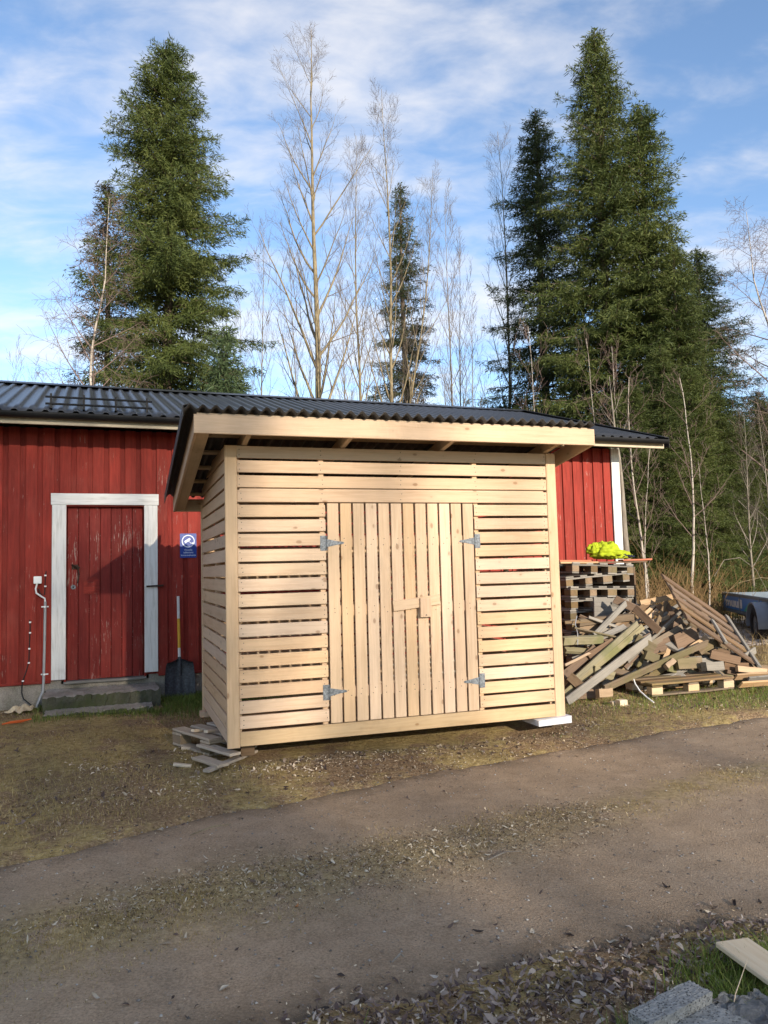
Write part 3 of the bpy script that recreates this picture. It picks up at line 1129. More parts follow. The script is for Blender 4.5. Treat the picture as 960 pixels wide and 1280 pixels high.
jb = empty("junction_box", M_B @ Matrix.Translation((-4.303, 0.0, 1.53)))
tag(jb, "white plastic junction box with a grey conduit running down the red wall", "junction box")
bx = MB()
bx.prism([(-0.042 + a, -0.042 + b) for a, b in ((0.006, 0), (0.078, 0), (0.084, 0.006), (0.084, 0.078), (0.078, 0.084), (0.006, 0.084), (0, 0.078), (0, 0.006))], -0.046, -0.001)
b_ = bx.build("box", M['plastic_white'], jb)
m = MB()
m.prism([(-0.036, -0.036), (0.036, -0.036), (0.036, 0.036), (-0.036, 0.036)], -0.052, -0.0462)
m.build("lid", M['plastic_white'], b_)
m = MB()
m.tube([(-0.005, -0.022, -0.042), (-0.02, -0.022, -0.10), (-0.012, -0.022, -0.15), (0.04, -0.022, -0.19), (0.078, -0.022, -0.215), (0.082, -0.022, -0.27)], 0.010, 8)
m.build("white_cable", M['plastic_white'], jb)
m = MB()
m.tube([(0.082, -0.024, -0.25), (0.078, -0.024, -0.7), (0.070, -0.024, -1.16), (0.064, -0.03, -1.27), (0.035, -0.07, -1.34), (0.00, -0.12, -1.44)], 0.015, 10)
m.build("conduit", M['pipe'], jb)
for zz in (-0.31, -1.08):
    m = MB()
    m.box(0.078 - 0.038, 0.078 + 0.040, -0.012, -0.001, zz - 0.007, zz + 0.007)
    m.tube([(0.078, -0.043, zz), (0.078, -0.010, zz)], 0.012, 8)
    m.build("clip", M['plastic_white'], jb)
m = MB()
m.tube([(0.09, -0.014, 0.10), (0.082, -0.014, 0.05), (0.078, -0.014, -0.06), (0.075, -0.014, -0.17), (0.03, -0.014, -0.16), (0.01, -0.014, -0.10)], 0.006, 6)
m.build("black_cable", M['cable'], jb)
for zz in (0.05, -0.075):
    m = MB()
    m.box(0.07, 0.094, -0.024, -0.002, zz - 0.008, zz + 0.008)
    m.build("clip", M['plastic_white'], jb)

cb = empty("wall_cable", M_B @ Matrix.Translation((-4.39, 0.0, 0.72)))
tag(cb, "thin black cable clipped down the red wall beside the grey conduit", "cable")
m = MB()
m.tube([(0.005, -0.004, 0.36), (0.012, -0.010, 0.28), (0.006, -0.010, 0.1), (0.0, -0.010, -0.12), (-0.03, -0.012, -0.24), (-0.065, -0.014, -0.34), (-0.07, -0.010, -0.46), (-0.05, -0.02, -0.53), (0.03, -0.05, -0.60), (0.08, -0.10, -0.62)], 0.0065, 6)
m.build("cord", M['cable'], cb)
for zz, uu in ((0.33, 0.010), (0.21, 0.010), (0.03, 0.004), (-0.13, 0.0), (-0.33, -0.06)):
    m = MB()
    m.box(uu - 0.010, uu + 0.012, -0.020, -0.001, zz - 0.008, zz + 0.008)
    m.build("clip", M['plastic_white'], cb)

# snow shovel leaning on the wall
sh_b, sh_t = on_wall(-2.735, -0.20, 0.10), on_wall(-2.728, -0.045, 1.285)
ax = (sh_t - sh_b).normalized()
shv = empty("snow_shovel", frame(sh_b, M_B.to_3x3() @ UX, ax))   # local X across, Y up the handle, Z away from the wall or towards it
tag(shv, "black snow shovel with white and yellow shaft leaning against the red wall", "shovel")
Ls = (sh_t - sh_b).length
NX, NZ = 16, 18
vv, ff = [], []
for side in (0, 1):
    for i in range(NX + 1):
        for j in range(NZ + 1):
            a, b = i / NX * 2 - 1, j / NZ
            hw = 0.178 - 0.035 * b ** 3 - (0.09 * max(0, (b - 0.86) / 0.14) ** 2)
            x = a * hw
            y = 0.01 + 0.44 * b - 0.02 * (a * a) * (b > 0.9)
            dish = 0.055 * (a * a) * (0.4 + 0.6 * b) + 0.05 * max(0, b - 0.75) * 2
            rib = 0.006 * max(0, math.cos(a * math.pi * 4)) * (b < 0.8)
            z = dish + rib + (0.004 if side else 0)
            vv.append((x, y, z))
n1 = (NX + 1) * (NZ + 1)
g = grid_faces(NX + 1, NZ + 1)
ff = [tuple(q) for q in g] + [tuple(reversed([int(i) + n1 for i in q])) for q in g]
me = bpy.data.meshes.new("blade")
me.from_pydata(vv, [], ff)
add("blade", me, M['blade'], shv, smooth=True)
m = MB()
m.tube([(0, 0.25, 0.012), (0, 0.36, 0.022), (0, 0.47, 0.024)], [0.024, 0.026, 0.020], 10)
m.build("socket", M['blade'], shv)
for y0, y1, mt in ((0.46, 0.575, 'shaft_white'), (0.575, 0.925, 'plastic_yellow'), (0.925, Ls, 'shaft_white')):
    m = MB()
    m.tube([(0, y0, 0.022), (0, y1, 0.018)], 0.0165, 12)
    m.build("shaft", M[mt], shv)

# litter by the steps
rr = random.Random(3)


def crumple(name, loc, sx, sy, h, mat, label, cat, seed, n=12, rot=0.0):
    rg = random.Random(seed)
    ph = [rg.uniform(0, 6.28) for _ in range(8)]
    v, f = [], []
    for i in range(n + 1):
        for j in range(n + 1):
            a, b = i / n * 2 - 1, j / n * 2 - 1
            e = 1 + 0.18 * math.sin(5 * math.atan2(b, a) + ph[0])
            z = h * (abs(math.sin(3.1 * a + 2 * b + ph[1])) * 0.5 + abs(math.sin(4.3 * b - 2.2 * a + ph[2])) * 0.4) * (1 - 0.6 * max(abs(a), abs(b)) ** 2) + 0.012
            v.append((a * sx * e, b * sy * e, z))
    g = grid_faces(n + 1, n + 1)
    f = [tuple(int(i) for i in q) for q in g]
    me = bpy.data.meshes.new(name)
    me.from_pydata(v, [], f)
    x, y = loc
    o = add(name, me, mat, None, Matrix.Translation((x, y, float(top_z(x, y)))) @ Matrix.Rotation(rot, 4, 'Z'))
    tag(o, label, cat)
    return o


p = on_z(27, 887, 0.11)
crumple("crumpled_paper", (p.x, p.y), 0.10, 0.15, 0.10, M['paper'], "crumpled tan paper sack lying at the foot of the concrete foundation", "paper", 4)
p = on_z(20, 903, 0.10)
m = MB()
m.tube([(-0.13, 0.0, 0.012), (-0.05, 0.012, 0.022), (0.05, -0.006, 0.03), (0.14, 0.02, 0.04)], [0.006, 0.014, 0.016, 0.005], 6)
o = m.build("orange_strap", M['orange'], None, Matrix.Translation((p.x, p.y, float(top_z(p.x, p.y)))) @ Matrix.Rotation(0.3, 4, 'Z'))
tag(o, "bright orange plastic strip lying in the moss near the concrete steps", "plastic strip")

# ------------------------------------------------------------------ new slatted shed
W, HF, D = 3.0263, 2.3907, 1.928
shed = empty("wooden_shed", M_S)
tag(shed, "new pale pine slatted shed with double doors standing in front of the red building", "shed")
PITCH_S, SL, SILL = 0.12, 0.0985, 0.112
RS = 0.165                                       # roof fall towards the back


def zb(v):
    return 2.412 - RS * (v + 0.382)


rows = [SILL + 0.0215 + PITCH_S * i for i in range(19)]       # bottoms of the slats
DU_L, DU_R = 0.833, 2.180
CB = 0.098
jit = random.Random(5)
for i, z0 in enumerate(rows):
    zc = z0 + SL / 2
    if i >= 15:
        parts = [(CB + 0.002, W - CB - 0.002)]
    else:
        parts = [(CB + 0.002, DU_L - 0.008), (DU_R + 0.008, W - CB - 0.002)]
    for (a, b) in parts:
        dz = jit.uniform(-0.0022, 0.0022)
        plank("slat", shed, (a, 0.012 + jit.uniform(-0.001, 0.001), zc + dz), (b, 0.012, zc + dz + jit.uniform(-0.002, 0.002)), SL, 0.022, M['pine'], UZ, ch=0.003)
plank("sill_board", shed, (CB + 0.002, 0.010, SILL / 2), (W - CB - 0.002, 0.010, SILL / 2), SILL, 0.026, M['pine_old'], UZ)
for a in (0.0, W - CB):
    plank("corner_post", shed, (a + CB / 2, 0.010, 0.0 if a else -0.006), (a + CB / 2, 0.010, HF), CB, 0.034, M['pine'], UX, ch=0.005)


def clip_top(poly, off):
    """cut a (v, z) polygon by the sloping underside of the roof"""
    out = []
    ins = lambda q: q[1] <= zb(q[0]) + off
    for i in range(len(poly)):
        p, q = poly[i], poly[(i + 1) % len(poly)]
        if ins(p):
            out.append(p)
        if ins(p) != ins(q):
            fp, fq = p[1] - zb(p[0]) - off, q[1] - zb(q[0]) - off
            t = fp / (fp - fq)
            out.append((p[0] + (q[0] - p[0]) * t, p[1] + (q[1] - p[1]) * t))
    return out


def side_slats(u_out, sgn_):
    lev = [-PITCH_S + rows[0] + 0.012] + rows
    for i, z0 in enumerate(lev):
        h = SL if i else SL
        poly = clip_top([(0.030, z0), (D - 0.048, z0), (D - 0.048, z0 + h), (0.030, z0 + h)], 0.05)
        if len(poly) < 3:
            continue
        if len(poly) == 4 and poly[2][1] - poly[1][1] > SL - 0.001:
            plank("slat", shed, (u_out + sgn_ * 0.011, 0.030, z0 + h / 2), (u_out + sgn_ * 0.011, D - 0.048, z0 + h / 2 + jit.uniform(-0.002, 0.002)), SL, 0.022, M['pine'], UZ, ch=0.003)
        else:
            # cut slat: local X along v
            m_ = MB()
            m_.prism([(a - 0.9, b - z0 - h / 2) for a, b in poly], -0.011, 0.011)
            m_.build("slat", M['pine'], shed, Matrix.Translation((u_out + sgn_ * 0.011, 0.9, z0 + h / 2)) @ Matrix.Rotation(math.radians(90), 4, 'Z'))


side_slats(0.004, 1)
side_slats(W - 0.004, -1)
for a in (0.0, W):
    s_ = 1 if a == 0 else -1
    plank("corner_post", shed, (a + s_ * 0.010, D - 0.022, -0.02), (a + s_ * 0.010, D - 0.022, zb(D) + 0.04), 0.048, 0.030, M['pine'], UY)
for i, z0 in enumerate(rows):
    if z0 + SL < zb(D) + 0.03:
        plank("slat", shed, (0.03, D - 0.011, z0 + SL / 2 - 0.05), (W - 0.03, D - 0.011, z0 + SL / 2 - 0.05), SL, 0.022, M['pine'], UZ, ch=0.003)
# studs behind the boards
for (a, v, wd) in ((0.075, 0.07, 0.095), (DU_L - 0.032, 0.048, 0.045), (DU_R + 0.034, 0.048, 0.045), (W - 0.075, 0.07, 0.095), (1.5, D - 0.05, 0.045), (0.075, D - 0.075, 0.09), (W - 0.075, D - 0.075, 0.09)):
    plank("stud", shed, (a, v, 0.02), (a, v, zb(v) + 0.02), wd, 0.045, M['pine'], UX)
for a in (0.05, W - 0.05):
    plank("stud", shed, (a, 0.95, 0.02), (a, 0.95, zb(0.95) + 0.02), 0.045, 0.045, M['pine'], UY)
plank("header", shed, (0.12, 0.048, 1.99), (W - 0.12, 0.048, 1.99), 0.12, 0.045, M['pine'], UZ)
for i in range(14):
    plank("floor_board", shed, (0.06, 0.12 + i * 0.13, 0.045), (W - 0.06, 0.12 + i * 0.13, 0.045), 0.12, 0.022, M['pine_old'], UY)
for v in (0.06, 0.95, D - 0.09):
    plank("joist", shed, (0.13, v, 0.013), (W - 0.13, v, 0.013), 0.05, 0.040, M['pine_old'], UY)

# double doors: ledges are the door, boards and hinges its pieces
nb = 12
bp = (DU_R - DU_L) / nb
for leaf in (0, 1):
    m = MB()
    u0 = DU_L + leaf * 6 * bp
    m.box(u0 + 0.03, u0 + 6 * bp - 0.03, 0.0195, 0.0415, 1.03 - 0.045, 1.03 + 0.045)
    dr = m.build("door", M['pine'], shed)
    for zc in (0.36, 1.60):
        plank("ledge", dr, (u0 + 0.03, 0.0305, zc), (u0 + 6 * bp - 0.03, 0.0305, zc), 0.09, 0.022, M['pine'], UZ)
    for i in range(6):
        uu = u0 + bp * (i + 0.5)
        tz = jit.uniform(-0.004, 0.004)
        plank("board", dr, (uu + jit.uniform(-0.0012, 0.0012), 0.008, SILL + 0.008), (uu + jit.uniform(-0.0012, 0.0012), 0.008, 1.924), 0.0965, 0.021, M['pine'], UX, ch=0.003)
    for zc in (1.592, 0.370):
        s_ = 1 if leaf == 0 else -1
        ue = DU_L - 0.006 if leaf == 0 else DU_R + 0.006
        hg = MB()
        hg.box(min(ue, ue - s_ * 0.050), max(ue, ue - s_ * 0.050), -0.0035, -0.0008, zc - 0.062, zc + 0.062)
        # tapering strap with a round tip
        o_ = [(0.008, 0.033), (0.10, 0.014), (0.145, 0.009), (0.156, 0.0), (0.145, -0.009), (0.10, -0.014), (0.008, -0.033)]
        o_ = [(ue + s_ * a, zc + b) for a, b in o_]
        if s_ < 0:
            o_ = o_[::-1]
        hg.prism(o_, -0.0070, -0.0042)
        h_ob = hg.build("hinge", M['galv'], dr)
        k_ = MB()
        for q in range(5):
            k_.tube([(ue + s_ * 0.002, -0.0075, zc - 0.060 + q * 0.0245), (ue + s_ * 0.002, -0.0075, zc - 0.060 + q * 0.0245 + 0.022)], 0.0062, 8)
for leaf, dr in enumerate([o for o in children_of(shed) if o.name.startswith("door")]):
    for h_ob in [o for o in children_of(dr) if o.name.startswith("hinge")]:
        s_ = 1 if leaf == 0 else -1
        ue = DU_L - 0.006 if leaf == 0 else DU_R + 0.006
        zc = 1.592 if min(v.co.z for v in h_ob.data.vertices) > 1 else 0.370
        # knuckle and screws joined into the hinge mesh
        k_ = MB()
        k_.v = [tuple(v.co) for v in h_ob.data.vertices]
        k_.f = [tuple(p_.vertices) for p_ in h_ob.data.polygons]
        for q in range(5):
            k_.tube([(ue + s_ * 0.003, -0.0065, zc - 0.061 + q * 0.0248), (ue + s_ * 0.003, -0.0065, zc - 0.061 + q * 0.0248 + 0.022)], 0.0065, 8)
        for (a, b) in ((-0.016, 0.045), (-0.034, 0.018), (-0.016, -0.012), (-0.034, -0.045), (0.025, 0.015), (0.025, -0.015), (0.06, 0.0), (0.10, 0.0), (0.138, 0.0)):
            yy = -0.0035 if a < 0 else -0.0070
            k_.tube([(ue + s_ * a, yy - 0.0028, zc + b), (ue + s_ * a, yy + 0.001, zc + b)], [0.0035, 0.0052], 8)
        h_ob.data = k_.mesh("hinge")
        h_ob.data.materials.append(M['galv'])

# wooden sliding latch
lt = empty("latch_tmp", Matrix.Identity(4))
bpy.data.objects.remove(lt)
latch = plank("latch_bar", shed, (1.397, -0.0145, 1.048), (1.825, -0.0145, 1.092), 0.088, 0.021, M['pine'], UZ)
plank("latch_keeper", shed, (1.684, -0.037, 0.948), (1.684, -0.037, 1.108), 0.102, 0.022, M['pine'], UX)
m = MB()
m.tube([(1.684, -0.055, 0.965), (1.684, -0.040, 0.965)], 0.005, 8)
m.build("bolt", M['screw'], shed)
# screw heads along the slats and door boards
m = MB()
for i, z0 in enumerate(rows):
    for uu in ([DU_L - 0.035, DU_R + 0.035, 0.125, W - 0.125] if i < 15 else [0.125, DU_L - 0.035, 1.5, DU_R + 0.035, W - 0.125]):
        for q in (0.028, 0.072):
            x, z = uu + jit.uniform(-0.012, 0.012), z0 + q + jit.uniform(-0.006, 0.006)
            m.tube([(x, -0.0004, z), (x, 0.003, z)], 0.0042, 6)
for i in range(12):
    for zc in (0.36, 1.03, 1.60):
        for q in (-0.022, 0.022):
            x, z = DU_L + bp * (i + 0.5) + jit.uniform(-0.02, 0.02), zc + q + jit.uniform(-0.008, 0.008)
            m.tube([(x, -0.0034, z), (x, 0.0, z)], 0.0042, 6)
so = m.build("screw_heads", M['screw'], shed)
so["kind"] = "stuff"

# roof timbers and sheet
LO, RO, FO, BO = 0.272, 0.175, 0.382, 0.13
plank("fascia", shed, (-LO, -FO, zb(-FO) + 0.0725), (W + RO, -FO, zb(-FO) + 0.0735), 0.145, 0.024, M['pine'], UZ, ch=0.004)
back_v = D + BO


def along(u, off, w_, t_, v0, v1, name, mat, wdir):
    return plank(name, shed, (u, v0, zb(v0) + off), (u, v1, zb(v1) + off), w_, t_, mat, wdir)


along(-LO + 0.011, 0.072, 0.142, 0.022, -FO + 0.013, back_v, "rake_board", M['pine'], UZ)
along(W + RO - 0.011, 0.072, 0.142, 0.022, -FO + 0.013, back_v, "rake_board", M['pine'], UZ)
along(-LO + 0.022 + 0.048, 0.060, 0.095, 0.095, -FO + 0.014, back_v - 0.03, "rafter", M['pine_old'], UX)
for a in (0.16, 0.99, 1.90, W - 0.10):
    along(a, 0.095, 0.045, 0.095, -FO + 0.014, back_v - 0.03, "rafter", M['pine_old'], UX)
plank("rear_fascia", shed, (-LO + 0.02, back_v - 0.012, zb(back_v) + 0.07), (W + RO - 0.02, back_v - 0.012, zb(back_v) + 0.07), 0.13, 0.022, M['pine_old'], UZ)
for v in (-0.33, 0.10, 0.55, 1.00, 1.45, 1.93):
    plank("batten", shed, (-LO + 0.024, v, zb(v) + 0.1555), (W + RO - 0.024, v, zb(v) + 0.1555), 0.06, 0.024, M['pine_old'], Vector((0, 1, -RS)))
SH0 = -LO - 0.078
v_, f_ = ribbed(SH0, W + RO + 0.03, -FO - 0.052, zb(-FO - 0.052) + 0.168, back_v + 0.05, zb(back_v + 0.05) + 0.168, 0.0955, 0.036, nv=14, smooth_prof=True)
srf = add("roof", set_mesh(bpy.data.meshes.new("roof"), v_, f_), M['bitumen'], shed, smooth=True)
m = MB()
q = [Vector((SH0 - 0.006, -FO - 0.055, 0.192)), Vector((SH0 + 0.05, -FO - 0.055, 0.208)), Vector((SH0 + 0.05, -FO - 0.055, 0.203)), Vector((SH0 - 0.001, -FO - 0.055, 0.188)), Vector((SH0 - 0.001, -FO - 0.055, 0.105)), Vector((SH0 - 0.006, -FO - 0.055, 0.105))]
qa = [Vector((p_.x, p_.y, p_.z + zb(p_.y))) for p_ in q]
qb = [Vector((p_.x, back_v + 0.052, p_.z + zb(back_v + 0.052))) for p_ in q]
m.poly(qa)
m.poly(list(reversed(qb)))
for i in range(6):
    j = (i + 1) % 6
    m.poly([qa[i], qb[i], qb[j], qa[j]])
m.build("verge_flashing", M['bitumen'], srf)

# ------------------------------------------------------------------ pallets and what holds the shed up
def make_pallet(L=1.2, Wd=0.8, mats=('old', 'old', 'old'), seed=0, missing=(), nx=3, ny=3):
    """returns list of (name, p0, p1, w, t, mat, wdir); origin at the centre of its underside"""
    rg = random.Random(seed)
    out_ = []
    for j, y in enumerate([-Wd / 2 + 0.05 + (Wd - 0.10) * q_ / (ny - 1) for q_ in range(ny)]):
        out_.append(("bottom_board", (-L / 2, y, 0.011), (L / 2, y, 0.011), 0.10 if j != 1 else 0.14, 0.021, mats[1], UY))
        for x in ((-L / 2 + 0.073, 0, L / 2 - 0.073) if nx == 3 else (-L / 2 + 0.073, L / 2 - 0.073)):
            out_.append(("block", (x - 0.0725, y, 0.0605), (x + 0.0725, y, 0.0605), 0.098 if j != 1 else 0.135, 0.077, mats[2], UY))
    for x in ((-L / 2 + 0.073, 0, L / 2 - 0.073) if nx == 3 else (-L / 2 + 0.073, L / 2 - 0.073)):
        out_.append(("cross_board", (x, -Wd / 2, 0.1105), (x, Wd / 2, 0.1105), 0.143, 0.021, mats[1], UX))
    for j in range(5):
        if j in missing:
            continue
        y = -Wd / 2 + 0.06 + (Wd - 0.12) * j / 4
        out_.append(("deck_board", (-L / 2 + rg.uniform(-.006, .006), y, 0.1325), (L / 2, y + rg.uniform(-.006, .006), 0.1325), 0.12 if j % 2 == 0 else 0.10, 0.021, mats[0], UY))
    return out_


def place_pallet(Mw, label, group=None, **kw):
    o = empty("wooden_pallet", Mw)
    tag(o, label, "pallet", group)
    for i, (nm, a, b, w_, t_, mt, wd) in enumerate(make_pallet(**kw)):
        plank(nm, o, a, b, w_, t_, M[mt], wd, rough=0.003, seed=i % 4)
    return o


# under the front left corner of the shed
pa, pb = on_z(221, 909, 0.185), on_z(283, 927, 0.185)
ex_ = (pb - pa)
ex_.z = 0
ex_.normalize()
ey_ = Vector((-ex_.y, ex_.x, 0))
cen = pa + ex_ * 0.33 + ey_ * 0.36
place_pallet(Matrix(((ex_.x, ey_.x, 0, cen.x), (ex_.y, ey_.y, 0, cen.y), (0, 0, 1, 0.036), (0, 0, 0, 1))), "grey weathered pallet sticking out from under the left corner of the shed", L=0.66, mats=('bleached', 'bleached', 'old'), seed=3, nx=2)
for (a, b, z, w_, lb) in (((252, 931), (294, 943), 0.115, 0.10, "short grey pallet board lying under the shed corner, next to the upper pallet"),
                          ((247, 947), (279, 957), 0.075, 0.10, "brownish short board lying outermost on the ground at the shed corner"),
                          ((258, 964), (318, 939), 0.060, 0.07, "long narrow board lying slantwise on the ground below the shed corner post")):
    q0, q1 = on_z(a[0], a[1], z), on_z(b[0], b[1], z + 0.004)
    o = plank("loose_board", None, q0, q1, w_, 0.022, M['bleached'], Vector((0, 1, 0)), rough=0.002)
    tag(o, lb, "board")
o = plank("support_block", None, on_z(300, 937, 0.13) + Vector((0, 0.05, 0)), on_z(317, 936, 0.13) + Vector((0, 0.05, 0)), 0.09, 0.11, M['old'], UY)
tag(o, "wooden block wedged under the front edge of the shed beside its left post", "block")
o = plank("support_block", None, M_S @ Vector((-0.04, 1.80, -0.03)), M_S @ Vector((0.2, 1.80, -0.03)), 0.12, 0.05, M['pine'], UY)
tag(o, "pale wood offcut under the rear left corner of the shed", "block")
for px_, py_, ln, an in ((234, 931, 0.10, 0.2), (228, 951, 0.14, 0.1), (262, 914, 0.10, 1.1), (246, 913, 0.09, 0.9)):
    zz = 0.20 if py_ < 920 else 0.08
    q = on_z(px_, py_, zz)
    if zz < 0.1:
        q.z = float(top_z(q.x, q.y)) + 0.015
    o = add("wood_offcut", plank_mesh(ln, 0.045, 0.022, M['chip']), M['chip'], None, Matrix.Translation(q) @ Matrix.Rotation(an, 4, 'Z') @ Matrix.Rotation(0.15, 4, 'Y'))
    tag(o, "small pale wood offcut lying by the pallet at the shed's left corner", "offcut", "pale offcuts by the pallet")
# white foam sheet under the right corner
m = MB()
m.prism([(0, 0), (0.335, 0.0), (0.335, 0.062), (0, 0.050)], 0, 0.30)
o = m.build("foam_block", M['foam'], None, M_S @ Matrix.Translation((2.72, -0.06, -0.062)) @ Matrix.Rotation(-0.02, 4, 'Y'))
tag(o, "white foam slab wedged under the right front post of the shed", "foam slab")
# ------------------------------------------------------------------ pallet stacks by the end of the red building
def b_plane(px, py, v):
    n = Vector((-BS, BC, 0))
    P0 = Vector((0, B_Y0, 0)) + n * v
    d = ray(px, py)
    return CAM + d * ((P0 - CAM).dot(n) / d.dot(n))


stk_c = (b_plane(715, 760, -1.30) + b_plane(793, 760, -1.30)) / 2
stk_n = Vector((-BS, BC, 0))
bx_dir = Vector((BC, BS, 0))
tot = 0.10
rg = random.Random(9)
specs = [(0, 0.0, 0.0), (0, 0.01, 0.0), (0, -0.01, 0.0), (0, 0.02, 0), (0, 0.0, 0.0), (0, -0.02, 0.0), (0.0, 0.0, 0.0), (0.0, -0.02, 0.025), (0.0, 0.03, -0.06), (0.02, 0.0, 0.05)]
NPS = 10
ORD = ["lowest", "second", "third", "fourth", "fifth", "sixth", "seventh", "eighth", "ninth", "topmost"]
for i, (dx, dv, tilt) in enumerate(specs):
    c = stk_c + stk_n * (0.62 + dv) + bx_dir * (dx + rg.uniform(-0.02, 0.02))
    R = Matrix.Rotation(B_ANG + math.pi / 2 + rg.uniform(-0.03, 0.03), 4, 'Z')
    R = Matrix.Rotation(tilt, 4, stk_n) @ R
    zz = tot + (0.03 if i >= 8 else 0.0)
    place_pallet(Matrix.Translation((c.x, c.y, zz)) @ R, "grey weathered pallet, %s in the stack below the yellow jacket" % ORD[i], "pallets stacked at the corner of the red building", mats=('old_grey', 'old_grey', 'old'), seed=i, Wd=0.98, ny=4)
    tot += 0.1445 - (0.008 if i >= 7 else 0)
STK_TOP = tot + 0.03
# dark boards added on the far side to darken the stack's see-through gaps
for i in range(4):
    c0 = stk_c + stk_n * (0.18 + 0.31 * i) + bx_dir * 0.545
    o = plank("gap_darkening_board", None, (c0.x, c0.y, 0.05), (c0.x, c0.y, 1.50), 0.30, 0.022, M['old_brown'], stk_n)
    tag(o, "wide dark board added upright beside the pallet stack to darken its see-through gaps", "board", "dark boards added to darken the gaps of the pallet stack")
# planks on top
for (x0, x1, yy, dv, dz, mt, lb) in ((698, 745, 708, -0.02, 0.0, 'split', "tan plank lying on the pallet stack, nearest the shed post"),
                                     (697, 738, 705, 0.18, 0.024, 'redplank', "short reddish plank lying on top of a tan plank on the pallet stack"),
                                     (742, 806, 706, 0.02, 0.0, 'old_brown', "brown plank under the yellow jacket on the pallet stack"),
                                     (776, 812, 704, -0.01, 0.024, 'redplank', "red painted plank sticking out past the pallet stack at the building corner")):
    q0, q1 = b_plane(x0, yy, -1.30 + 0.1 + dv), b_plane(x1, yy, -1.30 + 0.1 + dv)
    zz = STK_TOP + 0.014 + dz
    q0.z, q1.z = zz + (0.012 if x0 < 740 else 0.0), zz + 0.005
    tag(plank("plank", None, q0, q1, 0.12, 0.024, M[mt], stk_n, rough=0.002), lb, "plank")

# hi-vis jacket thrown on the stack
jc = b_plane(760, 697, -1.10)
jc.z = STK_TOP + 0.040
jk = empty("work_jacket", Matrix.Translation(jc) @ Matrix.Rotation(B_ANG, 4, 'Z') @ Matrix.Diagonal((1.3, 1.15, 1.4, 1)))
tag(jk, "crumpled fluorescent yellow work jacket thrown on top of the pallet stack", "jacket")


def cloth_blob(sx, sy, sz, seed, n=60, k=60, squash=0.35):
    rg_ = np.random.default_rng(seed)
    th = np.linspace(0, math.pi, n)
    ph = np.linspace(0, 2 * math.pi, k, endpoint=False)
    T, P = np.meshgrid(th, ph, indexing='ij')
    d = np.stack((np.sin(T) * np.cos(P), np.sin(T) * np.sin(P), np.cos(T)), -1)
    r = np.ones_like(T)
    for a in range(18):
        w_ = rg_.normal(size=3)
        w_ /= np.linalg.norm(w_)
        r += 0.17 / (1 + a * 0.20) * (np.abs(np.sin((d @ w_) * (2.2 + a * 0.75) + rg_.uniform(0, 6.28))) ** 0.7 - 0.65)
    p_ = d * r[..., None] * np.array((sx, sy, sz))
    p_[..., 2] = np.where(p_[..., 2] < 0, p_[..., 2] * squash, p_[..., 2])
    idx = np.arange(n * k).reshape(n, k)
    f = np.stack((idx[:-1, :], idx[1:, :], np.roll(idx, -1, 1)[1:, :], np.roll(idx, -1, 1)[:-1, :]), -1).reshape(-1, 4)
    return p_.reshape(-1, 3), f


for nm, loc, s, sd, mt in (("body", (-0.03, 0, 0.055), (0.17, 0.15, 0.115), 3, 'hivis'), ("sleeve", (0.14, -0.04, 0.035), (0.125, 0.07, 0.06), 8, 'hivis'),
                           ("sleeve", (-0.15, 0.0, 0.085), (0.085, 0.08, 0.075), 5, 'hivis'), ("lining", (0.10, 0.02, 0.03), (0.17, 0.09, 0.04), 6, 'navy')):
    v_, f_ = cloth_blob(*s, sd)
    me = set_mesh(bpy.data.meshes.new(nm), v_, f_)
    add(nm, me, M[mt], jk, Matrix.Translation(loc) @ Matrix.Rotation(0.4 * sd, 4, 'Z') if nm != "sleeve" else Matrix.Translation(loc), smooth=True)

# ------------------------------------------------------------------ heap of broken pallets
G0, G1 = on_z(712, 882, 0.06), on_z(960, 856, 0.06)
h_dir = (G1 - G0).normalized()
h_back = Vector((-h_dir.y, h_dir.x, 0))
H_LEAN = math.radians(38)
h_up = (UZ * math.cos(H_LEAN) + h_back * math.sin(H_LEAN)).normalized()
h_n = h_dir.cross(h_up).normalized()
if h_n.dot(h_back) < 0:
    h_n = -h_n


def on_heap(px, py, d=0.0):
    P0 = G0 + h_n * d
    r_ = ray(px, py)
    return CAM + r_ * ((P0 - CAM).dot(h_n) / r_.dot(h_n))


GH = "loose planks in the heap of broken pallets"


def heap_plank(x0, y0, x1, y1, w_, mt, d0=0.0, d1=None, t_=0.024, tw=0.0, label=None, name="old_plank", group=None, cat="plank"):
    q0, q1 = on_heap(x0, y0, d0), on_heap(x1, y1, d0 if d1 is None else d1)
    for q in (q0, q1):
        q.z = max(q.z, 0.085 + t_)
    view = ((q0 + q1) / 2 - CAM).normalized()
    wd = view.cross(q1 - q0).normalized()
    wd = (wd * math.cos(tw) + view * math.sin(tw)).normalized()
    o = plank(name, None, q0, q1, w_, t_, M[mt], wd, rough=0.004, seed=int(x0 * 7 + y0) % 9)
    if not label:
        ln = (q1 - q0).length
        label = "%s%s %s lying loose in the heap of broken pallets" % ("short " if ln < 0.42 else ("long " if ln > 0.75 else ""), {'old': "tan weathered", 'old_brown': "dark brown", 'old_grey': "grey weathered", 'old_green': "mossy green", 'split': "bright freshly broken"}[mt], "beam" if t_ > 0.04 else "plank")
        group = GH
    tag(o, label, cat, group)
    return o


